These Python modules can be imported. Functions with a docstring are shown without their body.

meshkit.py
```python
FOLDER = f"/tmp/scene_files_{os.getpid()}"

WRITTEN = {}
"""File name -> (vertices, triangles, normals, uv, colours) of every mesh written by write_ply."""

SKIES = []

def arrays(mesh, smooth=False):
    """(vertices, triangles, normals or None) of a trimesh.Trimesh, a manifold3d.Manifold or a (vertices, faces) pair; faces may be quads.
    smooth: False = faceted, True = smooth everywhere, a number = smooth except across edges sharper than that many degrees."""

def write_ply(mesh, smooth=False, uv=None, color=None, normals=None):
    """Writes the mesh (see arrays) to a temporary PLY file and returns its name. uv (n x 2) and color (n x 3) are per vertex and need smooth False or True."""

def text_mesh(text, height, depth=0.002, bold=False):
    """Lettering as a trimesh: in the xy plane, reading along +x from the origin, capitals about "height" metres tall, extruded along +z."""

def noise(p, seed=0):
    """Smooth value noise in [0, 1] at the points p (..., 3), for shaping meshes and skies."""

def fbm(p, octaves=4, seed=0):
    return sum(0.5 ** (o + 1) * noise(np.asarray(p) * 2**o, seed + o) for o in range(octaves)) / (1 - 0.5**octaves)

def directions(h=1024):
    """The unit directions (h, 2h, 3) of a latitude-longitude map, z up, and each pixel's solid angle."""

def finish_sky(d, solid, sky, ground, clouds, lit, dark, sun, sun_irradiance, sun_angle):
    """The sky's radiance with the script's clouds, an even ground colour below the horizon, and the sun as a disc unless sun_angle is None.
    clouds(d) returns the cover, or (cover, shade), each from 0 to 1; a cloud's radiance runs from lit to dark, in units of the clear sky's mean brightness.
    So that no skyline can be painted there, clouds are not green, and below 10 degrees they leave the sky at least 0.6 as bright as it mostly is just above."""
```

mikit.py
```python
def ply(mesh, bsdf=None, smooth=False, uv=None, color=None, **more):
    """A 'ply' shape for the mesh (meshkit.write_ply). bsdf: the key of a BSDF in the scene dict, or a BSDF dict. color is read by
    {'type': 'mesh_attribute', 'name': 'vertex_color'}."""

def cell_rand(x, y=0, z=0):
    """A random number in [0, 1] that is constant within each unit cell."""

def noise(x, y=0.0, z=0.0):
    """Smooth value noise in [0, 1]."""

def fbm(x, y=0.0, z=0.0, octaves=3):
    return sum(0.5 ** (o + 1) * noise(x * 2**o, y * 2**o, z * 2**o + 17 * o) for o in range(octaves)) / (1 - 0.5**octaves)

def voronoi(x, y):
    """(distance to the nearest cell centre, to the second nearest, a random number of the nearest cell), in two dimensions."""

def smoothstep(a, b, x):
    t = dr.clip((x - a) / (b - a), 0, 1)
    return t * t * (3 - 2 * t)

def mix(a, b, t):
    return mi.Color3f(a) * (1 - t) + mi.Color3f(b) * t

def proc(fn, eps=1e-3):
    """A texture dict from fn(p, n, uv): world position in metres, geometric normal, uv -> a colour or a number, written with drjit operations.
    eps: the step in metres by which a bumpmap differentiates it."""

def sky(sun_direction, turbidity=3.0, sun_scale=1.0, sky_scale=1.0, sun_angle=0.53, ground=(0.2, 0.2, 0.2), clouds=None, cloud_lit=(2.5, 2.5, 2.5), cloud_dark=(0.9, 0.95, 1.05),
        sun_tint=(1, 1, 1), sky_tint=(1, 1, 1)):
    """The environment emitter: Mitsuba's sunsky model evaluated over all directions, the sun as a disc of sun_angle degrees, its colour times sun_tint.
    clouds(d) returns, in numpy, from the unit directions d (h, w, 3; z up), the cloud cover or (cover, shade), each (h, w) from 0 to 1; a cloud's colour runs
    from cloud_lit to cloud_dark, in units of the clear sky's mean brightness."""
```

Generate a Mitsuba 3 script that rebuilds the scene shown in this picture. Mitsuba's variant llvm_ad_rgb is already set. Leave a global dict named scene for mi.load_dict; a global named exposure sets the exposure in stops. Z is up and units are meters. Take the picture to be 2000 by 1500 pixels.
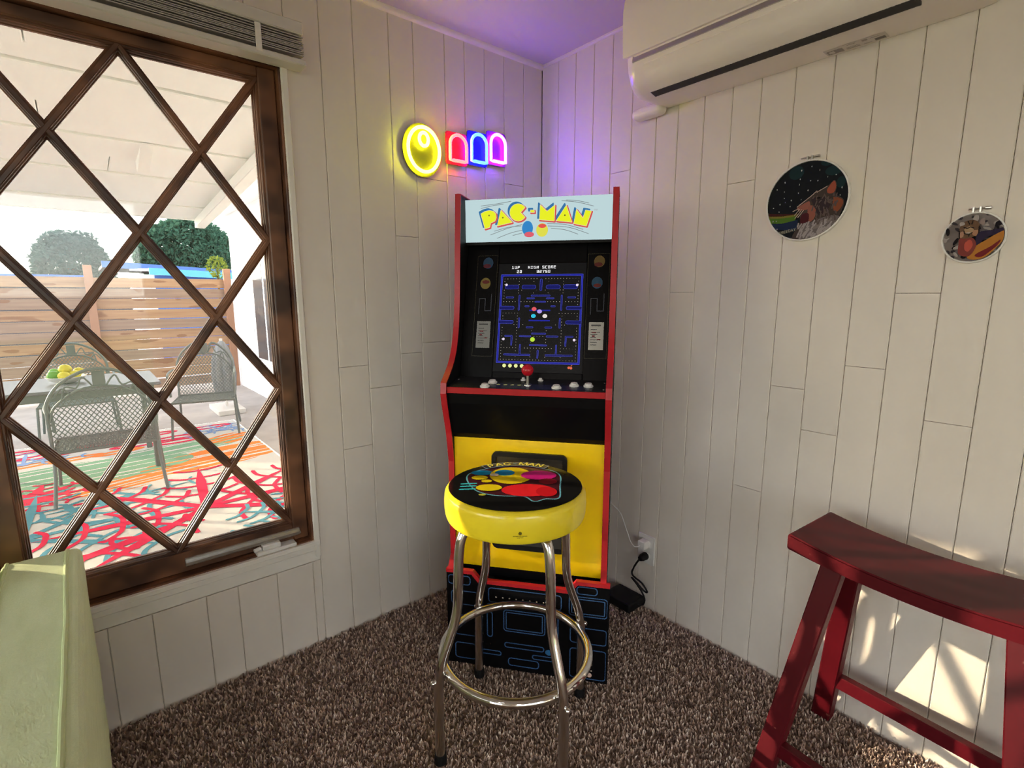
import math, numpy as np, trimesh, mitsuba as mi, mikit, meshkit
from shapely.geometry import Polygon, LineString, Point, box as sbox, MultiPolygon
from shapely import affinity
from shapely.ops import unary_union
T = mi.ScalarTransform4f
scene, labels = {}, {}
PI = math.pi
rng = np.random.default_rng(7)

# ------------------------------------------------------------------ camera, sky, exposure
YAW, PITCH, ROLL, FOC = math.radians(50.099), math.radians(-9.762), math.radians(-0.131), 1004.1
CAM = np.array([0, 0, 1.21])
fw = np.array([math.cos(PITCH) * math.cos(YAW), math.cos(PITCH) * math.sin(YAW), math.sin(PITCH)])
rt = np.array([math.sin(YAW), -math.cos(YAW), 0]); up = np.cross(rt, fw)
up = -math.sin(ROLL) * rt + math.cos(ROLL) * up
scene['camera'] = {'type': 'perspective', 'fov': 2 * math.degrees(math.atan(1000 / FOC)), 'fov_axis': 'x', 'near_clip': 0.02, 'far_clip': 500.0,
                   'to_world': T().look_at(origin=CAM.tolist(), target=(CAM + fw).tolist(), up=up.tolist())}
SUN_EL = math.radians(13)
SUN = (-0.696 * math.cos(SUN_EL), 0.718 * math.cos(SUN_EL), math.sin(SUN_EL))
scene['sky'] = mikit.sky(SUN, turbidity=3.0, sun_scale=7.0, sky_scale=32.0, ground=(0.3, 0.28, 0.26), sun_tint=(1.0, 1.27, 1.95), sky_tint=(1.08, 1.0, 0.92),
                         clouds=lambda d: np.full(d.shape[:2], 0.55), cloud_lit=(2.2, 2.2, 2.2))
exposure = 0.0
FILL_LAMP = 9.0        # unseen fill lamps added to brighten the room
NEON = 34.0

XW, YW, ZC, ZO = 1.595, 1.706, 2.148, -0.2   # right wall, left wall, ceiling, ground outside

# ------------------------------------------------------------------ helpers
def add(key, mesh, mat, smooth=False, label=None, cat=None, group=None, kind=None, color=None, **more):
    k, i = key, 0
    while k in scene:
        i += 1; k = f'{key}_{i:03d}'
    scene[k] = mikit.ply(mesh, mat, smooth=smooth, color=color, **more)
    tag(k, label, cat, group, kind)
    return k

def tag(k, label=None, cat=None, group=None, kind=None):
    d = {n: v for n, v in (('label', label), ('category', cat), ('group', group), ('kind', kind)) if v}
    if d: labels[k] = {**labels.get(k, {}), **d}
    return k

def cbox(x0, x1, y0, y1, z0, z1, c=0.002):
    lo, hi = np.minimum([x0, y0, z0], [x1, y1, z1]), np.maximum([x0, y0, z0], [x1, y1, z1])
    c = min(c, 0.45 * (hi - lo).min()); pts = []
    for a in (0, 1):
        for b in (0, 1):
            for g in (0, 1):
                s = np.array([a, b, g]); p = np.where(s, hi, lo); ins = np.where(s, -1, 1) * c
                for k in range(3):
                    q = p + ins; q[k] = p[k]; pts.append(q)
    return trimesh.convex.convex_hull(np.array(pts))

def rbox(x0, x1, y0, y1, z0, z1, r, n=3):
    """a box with round edges"""
    lo, hi = np.array([x0, y0, z0]) + r, np.array([x1, y1, z1]) - r
    s = trimesh.creation.icosphere(n, r).vertices
    return trimesh.convex.convex_hull(np.vstack([s + np.where([a, b, g], hi, lo) for a in (0, 1) for b in (0, 1) for g in (0, 1)]))

def sbx(x0, x1, y0, y1, z0, z1):
    m = trimesh.creation.box((x1 - x0, y1 - y0, z1 - z0)); m.apply_translation(((x0 + x1) / 2, (y0 + y1) / 2, (z0 + z1) / 2)); return m

def cat(*ms): return trimesh.util.concatenate([m for m in ms if m is not None])

def mat4(o, ex, ey, ez):
    m = np.eye(4); m[:3, 0], m[:3, 1], m[:3, 2], m[:3, 3] = ex, ey, ez, o; return m

def mv(mesh, M):
    m = mesh.copy(); m.apply_transform(M); return m

def prism(poly, h):
    """polygon in xy, extruded from z=0 to h"""
    gs = [g for g in getattr(poly, 'geoms', [poly]) if g.geom_type == 'Polygon' and g.area > 1e-10]
    return trimesh.util.concatenate([trimesh.creation.extrude_polygon(g, h, engine='earcut') for g in gs])

def tube(pts, r, n=10, closed=False):
    pts = np.asarray(pts, float); N = len(pts); rr = np.broadcast_to(r, N)
    tan = np.roll(pts, -1, 0) - np.roll(pts, 1, 0) if closed else np.gradient(pts, axis=0)
    tan /= np.linalg.norm(tan, axis=1, keepdims=True)
    a = np.array([0, 0, 1.0]) if abs(tan[0][2]) < 0.9 else np.array([1.0, 0, 0])
    u = np.cross(tan[0], a); u /= np.linalg.norm(u); rings = []
    ang = np.arange(n) * 2 * PI / n
    for i in range(N):
        u = u - tan[i] * (u @ tan[i]); u /= np.linalg.norm(u); v = np.cross(tan[i], u)
        rings.append(pts[i] + rr[i] * (np.cos(ang)[:, None] * u + np.sin(ang)[:, None] * v))
    V = np.vstack(rings); F = []
    for i in range(N if closed else N - 1):
        a0, b0 = i * n, ((i + 1) % N) * n
        for j in range(n):
            k = (j + 1) % n
            F += [[a0 + j, a0 + k, b0 + k], [a0 + j, b0 + k, b0 + j]]
    if not closed:
        V = np.vstack([V, pts[0], pts[-1]]); c0, c1 = len(V) - 2, len(V) - 1
        for j in range(n):
            k = (j + 1) % n
            F += [[c0, k, j], [c1, (N - 1) * n + j, (N - 1) * n + k]]
    return trimesh.Trimesh(V, F, process=False)

def spline(pts, m=8, closed=False):
    p = np.asarray(pts, float); n = len(p); out = []
    for i in range(n if closed else n - 1):
        g = (lambda k: p[k % n]) if closed else (lambda k: p[min(max(k, 0), n - 1)])
        p0, p1, p2, p3 = g(i - 1), g(i), g(i + 1), g(i + 2)
        for t in np.arange(m) / m:
            out.append(0.5 * (2 * p1 + (p2 - p0) * t + (2 * p0 - 5 * p1 + 4 * p2 - p3) * t * t + (3 * p1 - p0 - 3 * p2 + p3) * t ** 3))
    if not closed: out.append(p[-1])
    return np.array(out)

def lathe(prof, n=64): return trimesh.creation.revolve(np.asarray(prof, float), sections=n)

def textpoly(s, h, bold=False):
    m = meshkit.text_mesh(s, h, 0.001, bold)
    tri = m.triangles[m.face_normals[:, 2] > 0.9][:, :, :2]
    return unary_union([Polygon(t).buffer(1e-6) for t in tri])

class Print:
    """flat print: layered coloured polygons on one thin sheet, 0.15 mm apart"""
    def __init__(self): self.m, self.c, self.l = [], [], 0
    def put(self, poly, col, clip=None):
        if clip is not None: poly = poly.intersection(clip)
        for g in getattr(poly, 'geoms', [poly]):
            if g.geom_type != 'Polygon' or g.area < 1e-9: continue
            v, f = trimesh.creation.triangulate_polygon(g, engine='earcut')
            v = np.asarray(v)[:, :2]
            self.m.append(trimesh.Trimesh(np.c_[v, np.full(len(v), self.l * 1.5e-4)], f, process=False))
            self.c.append(np.tile(np.asarray(col, float), (len(v), 1)))
        self.l += 1; return self
    def done(self, M):
        m = trimesh.util.concatenate(self.m); c = np.vstack(self.c)
        f = m.faces.copy(); t = m.vertices[f]; nz = np.cross(t[:, 1] - t[:, 0], t[:, 2] - t[:, 0])[:, 2]
        f[nz < 0] = f[nz < 0][:, ::-1]
        m = trimesh.Trimesh(m.vertices, f, process=False); m.apply_transform(M); return m, c

def ell(x, y, rx, ry, rot=0): return affinity.rotate(affinity.scale(Point(x, y).buffer(1, 24), rx, ry), rot, origin=(x, y))
def line(pts, w): return LineString(pts).buffer(w / 2, 6)
def srgb(r, g, b):
    c = np.array([r, g, b]) / 255.0
    return np.where(c < 0.04045, c / 12.92, ((c + 0.055) / 1.055) ** 2.4).tolist()

# ------------------------------------------------------------------ materials
def rgb(c): return {'type': 'rgb', 'value': list(map(float, c))}
def mat(key, col, rough=0.5, metal=0.0, spec=0.5, bump=None, scale=1.0, two=True, **kw):
    b = {'type': 'principled', 'base_color': rgb(col) if not isinstance(col, dict) else col, 'roughness': rough, 'metallic': metal, 'specular': spec, **kw}
    if bump is not None: b = {'type': 'bumpmap', 'arbitrary': mikit.proc(bump), 'scale': scale, 'bsdf': b}
    scene[key] = {'type': 'twosided', 'bsdf': b} if two else b
    return key

def f_wall(p, n, uv):
    s = mikit.fbm(p.x * 5, p.y * 5, p.z * 2.2)
    return mikit.mix((0.665, 0.602, 0.535), (0.735, 0.668, 0.60), s)
def b_wall(p, n, uv):
    return mikit.noise(p.x * 130, p.y * 130, p.z * 26) * 0.6 + mikit.noise(p.x * 300, p.y * 300, p.z * 120) * 0.25
mat('m_wall', mikit.proc(f_wall), 0.42, spec=0.4, bump=b_wall, scale=0.0012)
mat('m_wall_back', (0.45, 0.42, 0.38), 0.9)
def b_ceil(p, n, uv): return mikit.fbm(p.x * 70, p.y * 70, 0.0)
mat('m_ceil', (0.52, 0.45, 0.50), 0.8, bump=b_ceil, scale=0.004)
mat('m_trim', (0.74, 0.70, 0.64), 0.4)
def f_dwood(p, n, uv):
    g = mikit.fbm(p.x * 9, p.y * 40, p.z * 9)
    return mikit.mix((0.04, 0.015, 0.009), (0.19, 0.078, 0.036), mikit.smoothstep(0.3, 0.75, g))
mat('m_dwood', mikit.proc(f_dwood), 0.38)
scene['m_pane'] = {'type': 'thindielectric', 'int_ior': 1.5}
mat('m_carpet', {'type': 'mesh_attribute', 'name': 'vertex_color'}, 0.95, spec=0.1)
def f_carpet(p, n, uv): return mikit.mix((0.11, 0.08, 0.067), (0.33, 0.26, 0.21), mikit.noise(p.x * 160, p.y * 160, 0.0))
mat('m_floor', mikit.proc(f_carpet), 0.95, spec=0.1)
mat('m_print', {'type': 'mesh_attribute', 'name': 'vertex_color'}, 0.35)
mat('m_gloss_print', {'type': 'mesh_attribute', 'name': 'vertex_color'}, 0.14)
mat('m_cloth_print', {'type': 'mesh_attribute', 'name': 'vertex_color'}, 0.85, spec=0.15)
mat('m_black', (0.004, 0.004, 0.005), 0.3, spec=0.12)
mat('m_black_soft', (0.006, 0.006, 0.007), 0.5, spec=0.2)
mat('m_panel', (0.016, 0.017, 0.02), 0.4, spec=0.3)
mat('m_yellow', (0.92, 0.60, 0.004), 0.25)
mat('m_vinyl', (0.80, 0.62, 0.02), 0.16, spec=0.6, clearcoat=0.5, clearcoat_gloss=0.9)
mat('m_red', (0.42, 0.012, 0.02), 0.35)
mat('m_ball', (0.5, 0.008, 0.02), 0.22)
mat('m_white', (0.72, 0.70, 0.67), 0.35)
mat('m_ac', (0.88, 0.80, 0.74), 0.22, spec=0.5)
mat('m_dark', (0.01, 0.01, 0.011), 0.5)
mat('m_door', (0.028, 0.027, 0.027), 0.4)
mat('m_chrome', (0.80, 0.79, 0.78), 0.07, metal=1.0)
mat('m_steel', (0.55, 0.54, 0.52), 0.3, metal=1.0)
def f_redwood(p, n, uv):
    s = mikit.smoothstep(0.80, 0.84, mikit.fbm(p.x * 46, p.y * 46, p.z * 46))
    return mikit.mix(mikit.mix((0.058, 0.0022, 0.005), (0.088, 0.0035, 0.008), mikit.noise(p.x * 30, p.y * 7, p.z * 7)), (0.24, 0.10, 0.08), s * 0.4)
mat('m_redwood', mikit.proc(f_redwood), 0.42, spec=0.2)
def f_sofa(p, n, uv): return mikit.mix((0.52, 0.61, 0.33), (0.70, 0.77, 0.50), mikit.fbm(p.x * 60, p.y * 14, p.z * 60) * 0.55 + mikit.noise(p.x * 700, p.y * 700, p.z * 700) * 0.45)
def b_sofa(p, n, uv): return mikit.noise(p.x * 900, p.y * 900, p.z * 900) + 2.5 * mikit.fbm(p.x * 10, p.y * 22, p.z * 10)
mat('m_sofa', mikit.proc(f_sofa), 0.9, spec=0.1, bump=b_sofa, scale=0.0012, sheen=0.4)
mat('m_piping', (0.50, 0.58, 0.30), 0.85)
mat('m_blind', (0.60, 0.56, 0.51), 0.4)
mat('m_slat', (0.36, 0.33, 0.31), 0.4)
mat('m_acrylic', (0.80, 0.80, 0.82), 0.25)
# outside
mat('m_roofwhite', (0.88, 0.91, 0.87), 0.6)
def f_ced(a, b):
    def f(p, n, uv):
        g = mikit.fbm(p.x * 2.2, p.y * 2, p.z * 38); k = mikit.smoothstep(0.80, 0.86, mikit.noise(p.x * 4.3, p.z * 19, 3.0))
        return mikit.mix(mikit.mix(a, b, g), (0.22, 0.10, 0.05), k * 0.7)
    return f
mat('m_cedar_a', mikit.proc(f_ced((0.28, 0.155, 0.088), (0.42, 0.265, 0.16))), 0.7)
mat('m_cedar_b', mikit.proc(f_ced((0.235, 0.15, 0.11), (0.35, 0.245, 0.18))), 0.7)
mat('m_cedar_c', mikit.proc(f_ced((0.32, 0.17, 0.092), (0.47, 0.30, 0.175))), 0.7)
mat('m_post', (0.36, 0.19, 0.12), 0.7)
mat('m_stucco', (0.86, 0.87, 0.88), 0.8)
mat('m_bluetrim', (0.05, 0.13, 0.42), 0.5)
mat('m_cyantrim', (0.10, 0.42, 0.62), 0.5)
mat('m_eave', (0.11, 0.10, 0.11), 0.7)
mat('m_glassdark', (0.06, 0.07, 0.09), 0.08, spec=0.6)
mat('m_iron', (0.115, 0.14, 0.14), 0.45)
mat('m_table', (0.14, 0.15, 0.175), 0.4)
def f_ground(p, n, uv): return mikit.mix((0.30, 0.27, 0.26), (0.42, 0.385, 0.37), mikit.fbm(p.x * 6, p.y * 6, 0.0))
mat('m_ground', mikit.proc(f_ground), 0.9)
mat('m_bark', (0.10, 0.07, 0.05), 0.9)
for nm, c in (('m_leaf', (0.065, 0.15, 0.10)), ('m_leafdark', (0.04, 0.085, 0.075)), ('m_leaflight', (0.20, 0.26, 0.05))):
    scene[nm] = {'type': 'principledthin', 'base_color': rgb(c), 'roughness': 0.6, 'diff_trans': 0.7, 'spec_trans': 0.0}
mat('m_umbrella', (0.26, 0.28, 0.31), 0.8)
mat('m_fruit', (0.62, 0.55, 0.05), 0.4)
mat('m_fruitgreen', (0.12, 0.34, 0.05), 0.4)

# ------------------------------------------------------------------ the room
RX0, RY0 = -2.6, -2.4                      # the far sides of the room, behind the camera
WX0, WX1, WZ0, WZ1 = -0.545, 0.536, 0.382, 1.878   # window opening
tag(add('floor', sbx(RX0, XW, RY0, YW, -0.12, -0.012), 'm_floor'), 'brown shag carpet floor', kind='structure')
def pile():
    n = 78000
    x, y = rng.uniform(-0.2, XW - 0.004, n), rng.uniform(0.12, YW - 0.004, n)
    h = rng.uniform(0.009, 0.018, n); w = rng.uniform(0.0018, 0.0030, n); a = rng.uniform(0, 2 * PI, n); ln = rng.uniform(0.001, 0.008, n); tw = rng.uniform(0, 2 * PI, n)
    base = np.stack([x, y, np.full(n, -0.012)], 1); dirn = np.stack([np.cos(a), np.sin(a), 0 * a], 1)
    mid = base + dirn * (ln * 0.4)[:, None] + np.stack([0 * h, 0 * h, h * 0.62], 1); tip = base + dirn * ln[:, None] + np.stack([0 * h, 0 * h, h], 1)
    lim = lambda q: np.stack([np.minimum(q[:, 0], XW - 0.003), np.minimum(q[:, 1], YW - 0.003), q[:, 2]], 1)
    mid, tip = lim(mid), lim(tip)
    V = np.zeros((n, 7, 3))
    for k in range(3):
        o = np.stack([np.cos(tw + k * 2.094), np.sin(tw + k * 2.094), 0 * tw], 1) * w[:, None]
        V[:, k], V[:, 3 + k] = base + o, mid + o * 1.05
    V[:, 6] = tip
    f = [[0, 1, 4], [0, 4, 3], [1, 2, 5], [1, 5, 4], [2, 0, 3], [2, 3, 5], [3, 4, 6], [4, 5, 6], [5, 3, 6]]
    F = (np.array(f)[None] + 7 * np.arange(n)[:, None, None]).reshape(-1, 3)
    pal = np.array([(0.19, 0.132, 0.108), (0.45, 0.33, 0.27), (0.70, 0.56, 0.47), (0.88, 0.76, 0.66)])
    c = pal[rng.choice(4, n, p=[0.36, 0.34, 0.2, 0.10])] * rng.uniform(0.85, 1.15, (n, 1))
    C = np.repeat(c, 7, 0)
    return trimesh.Trimesh(V.reshape(-1, 3), F, process=False), C
pm, pc = pile()
add('floor__carpet_pile', pm, 'm_carpet', color=pc, kind='stuff', label='shaggy pile of flecked brown carpet')
add('ceiling', sbx(RX0, XW + 0.2, RY0, YW + 0.2, ZC, ZC + 0.1), 'm_ceil', kind='structure', label='white textured ceiling glowing purple in the corner')

# left wall: the slab behind, its boards in front
yb = YW + 0.016
add('wall_left', cat(sbx(RX0, WX0, yb, yb + 0.12, -0.12, ZC), sbx(WX1, XW + 0.12, yb, yb + 0.12, -0.12, ZC), sbx(WX0, WX1, yb, yb + 0.12, -0.12, WZ0), sbx(WX0, WX1, yb, yb + 0.12, WZ1, ZC)),
    'm_wall_back', kind='structure', label='off-white plank wall with the diamond-paned window')
GAP, CH = 0.0006, 0.0019
def board_mesh(w, h):
    """a wall plank: local x across, z up, front face at y = 0 with eased edges"""
    c = CH
    P = Polygon([(GAP, 0.016), (w - GAP, 0.016), (w - GAP, c), (w - GAP - c, 0), (GAP + c, 0), (GAP, c)])
    m = prism(P, h); return m
def board_left(x0, x1, z0, z1):
    m = board_mesh(x1 - x0, z1 - z0 - 0.0012); m.apply_translation((x0, YW, z0)); add('wall_left__board', m, 'm_wall')
full = [0.555, 0.66, 0.768, 0.893, 0.985, 1.113, 1.2, 1.292, 1.389, 1.492, XW]
joints = {1: [0.68, 0.97], 2: [0.885], 3: [1.0, 1.42], 4: [1.035, 1.63], 5: [1.655], 7: [1.3], 8: [1.66]}
for i in range(10):
    zs = [-0.01] + joints.get(i, []) + [ZC - 0.002]
    for a, b in zip(zs[:-1], zs[1:]): board_left(full[i], full[i + 1], a, b)
below = [-0.565, -0.44, -0.33, -0.23, -0.14, -0.035, 0.068, 0.205, 0.293, 0.41, 0.527]
for a, b in zip(below[:-1], below[1:]): board_left(a, b, -0.01, 0.305)
board_left(0.527, 0.555, -0.01, 0.305)
above = [WX0 - 0.02, -0.48, -0.37, -0.27, -0.17, -0.06, 0.05, 0.14, 0.25, 0.35, 0.45, 0.555]
for a, b in zip(above[:-1], above[1:]): board_left(a, b, WZ1 + 0.02, ZC - 0.002)
xs = np.arange(WX0 - 0.02, RX0, -0.112)
for a, b in zip(xs[1:], xs[:-1]): board_left(max(a, RX0), b, -0.01, ZC - 0.002)

# right wall
add('wall_right', sbx(XW + 0.016, XW + 0.14, RY0, YW + 0.13, -0.12, ZC), 'm_wall_back', kind='structure', label='off-white plank wall under the air conditioner')
def board_right(y0, y1, z0, z1):
    m = board_mesh(y1 - y0, z1 - z0 - 0.0012)
    m.apply_transform(mat4((XW, y1, z0), (0, -1, 0), (1, 0, 0), (0, 0, 1))); add('wall_right__board', m, 'm_wall')
ys = [YW, 1.61, 1.515, 1.42, 1.33, 1.236, 1.132, 1.047, 0.953, 0.861, 0.774, 0.68, 0.583, 0.487, 0.393, 0.301, 0.208, 0.115, 0.022] + list(-0.07 - 0.093 * np.arange(8)) 
rj = {(0.68, 0.583): [0.939], (0.583, 0.487): [0.82], (0.487, 0.393): [1.019], (0.774, 0.68): [0.596], (0.393, 0.301): [1.214], (0.861, 0.774): [1.55], (1.33, 1.236): [1.66], (0.301, 0.208): [0.9], (1.047, 0.953): [1.22]}
for a, b in zip(ys[:-1], ys[1:]):
    zs = [-0.01] + rj.get((a, b), []) + [ZC - 0.002]
    for z0, z1 in zip(zs[:-1], zs[1:]): board_right(b, a, z0, z1)
m = board_mesh(abs(RY0 - ys[-1]), ZC); m.apply_transform(mat4((XW, ys[-1], 0), (0, -1, 0), (1, 0, 0), (0, 0, 1)))
add('wall_right__panelling', m, 'm_wall')
# unseen sides of the room; their wide openings are added to let daylight in
add('wall_back', cat(sbx(RX0, -1.9, RY0 - 0.12, RY0, -0.12, ZC), sbx(0.5, XW, RY0 - 0.12, RY0, -0.12, ZC), sbx(-1.9, 0.5, RY0 - 0.12, RY0, ZC - 0.10, ZC)), 'm_trim', kind='structure', label='off-white wall behind the viewer with an unseen opening added for daylight')
add('wall_far', cat(sbx(RX0 - 0.12, RX0, RY0, -1.3, -0.12, ZC), sbx(RX0 - 0.12, RX0, 1.5, YW + 0.13, -0.12, ZC), sbx(RX0 - 0.12, RX0, -1.3, 1.5, ZC - 0.08, ZC)), 'm_trim',
    kind='structure', label='off-white wall with a wide unseen opening added for daylight')
# crown moulding
def quarter(r, L):
    a = np.linspace(0, PI / 2, 7); P = Polygon([(0, 0)] + [(r * math.cos(t), -r * math.sin(t)) for t in a])
    return prism(P, L)
qm = quarter(0.016, XW - RX0); qm.apply_transform(mat4((RX0, YW, ZC), (0, -1, 0), (0, 0, 1), (1, 0, 0)))
add('trim_1', qm, 'm_wall', smooth=40, kind='structure', label='thin quarter-round moulding along the ceiling of the window wall')
qm = quarter(0.010, YW - RY0); qm.apply_transform(mat4((XW, RY0, ZC), (-1, 0, 0), (0, 0, 1), (0, 1, 0)))
add('trim_2', qm, 'm_wall', smooth=40, kind='structure', label='thin moulding along the ceiling above the air conditioner')

# unseen fill lamps, added on the ceiling behind the camera
for lx, ly in ((-1.0, -0.1), (-1.0, -1.6)):
    base = lathe([(0, 0), (0.19, 0), (0.19, -0.02), (0.17, -0.028), (0, -0.028)], 40); base.apply_translation((lx, ly, ZC))
    k = add('fill_lamp', base, 'm_white', smooth=30, label='unseen round white fill lamp added' + (' above the sofa side of the room' if ly > -1 else ' near the back wall'), cat='ceiling lamp')
    dome = lathe([(0.165, -0.028), (0.15, -0.052), (0.11, -0.072), (0.05, -0.082), (0, -0.083)], 40); dome.apply_translation((lx, ly, ZC))
    if dome.face_normals[-1][2] > 0: dome.invert()
    scene[k + '__diffuser'] = mikit.ply(dome, 'm_white', smooth=True, emitter={'type': 'area', 'radiance': rgb(np.array([1.0, 0.80, 0.68]) * FILL_LAMP)})

# ------------------------------------------------------------------ window
ys0 = YW + 0.030                                  # front of the sash
GX0, GX1, GZ0, GZ1 = -0.175, 0.480, 0.450, 1.845   # glass
win = tag(add('window_1', cat(cbox(WX1 - 0.006, WX1 + 0.006, YW + 0.0, YW + 0.14, WZ0, WZ1), cbox(WX0 - 0.01, WX0 + 0.006, YW, YW + 0.14, WZ0, WZ1),
        cbox(WX0, WX1, YW, YW + 0.14, WZ1 - 0.004, WZ1 + 0.012), cbox(WX0, WX1, YW, YW + 0.14, WZ0 - 0.012, WZ0 + 0.004), cbox(-0.272, -0.222, YW + 0.004, YW + 0.14, WZ0, WZ1)), 'm_dwood'),
    'dark wooden casement window with diamond panes', kind='structure')
def wpart(name, mesh, m, smooth=False, **k): return add(win + '__' + name, mesh, m, smooth, **k)
wpart('casing', cbox(WX1, 0.554, YW - 0.010, YW + 0.012, 0.322, WZ1 + 0.02), 'm_trim', label='white right casing')
wpart('sill', cat(cbox(WX0 - 0.02, 0.554, YW - 0.014, YW + 0.014, 0.366, WZ0), cbox(WX0 - 0.02, 0.554, YW - 0.008, YW + 0.012, 0.346, 0.366), cbox(WX0 - 0.02, 0.554, YW - 0.001, YW + 0.012, 0.306, 0.346, 0.001)), 'm_trim', label='white stepped sill')
wpart('head_casing', cbox(WX0 - 0.02, 0.554, YW - 0.006, YW + 0.012, WZ1, WZ1 + 0.02), 'm_trim')
def rail(x0, x1, z0, z1): return cbox(x0, x1, ys0, ys0 + 0.045, z0, z1, 0.003)
def ridge(L):   # moulded bar along z, local x across, y depth (0 front)
    P = Polygon([(-0.013, 0.024), (-0.013, 0.015), (-0.0105, 0.013), (-0.0095, 0.008), (-0.007, 0.007), (-0.006, 0.001), (-0.004, -0.001), (0.004, -0.001), (0.006, 0.001), (0.007, 0.007), (0.0095, 0.008), (0.0105, 0.013), (0.013, 0.015), (0.013, 0.024)])
    return prism(P, L)
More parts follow.
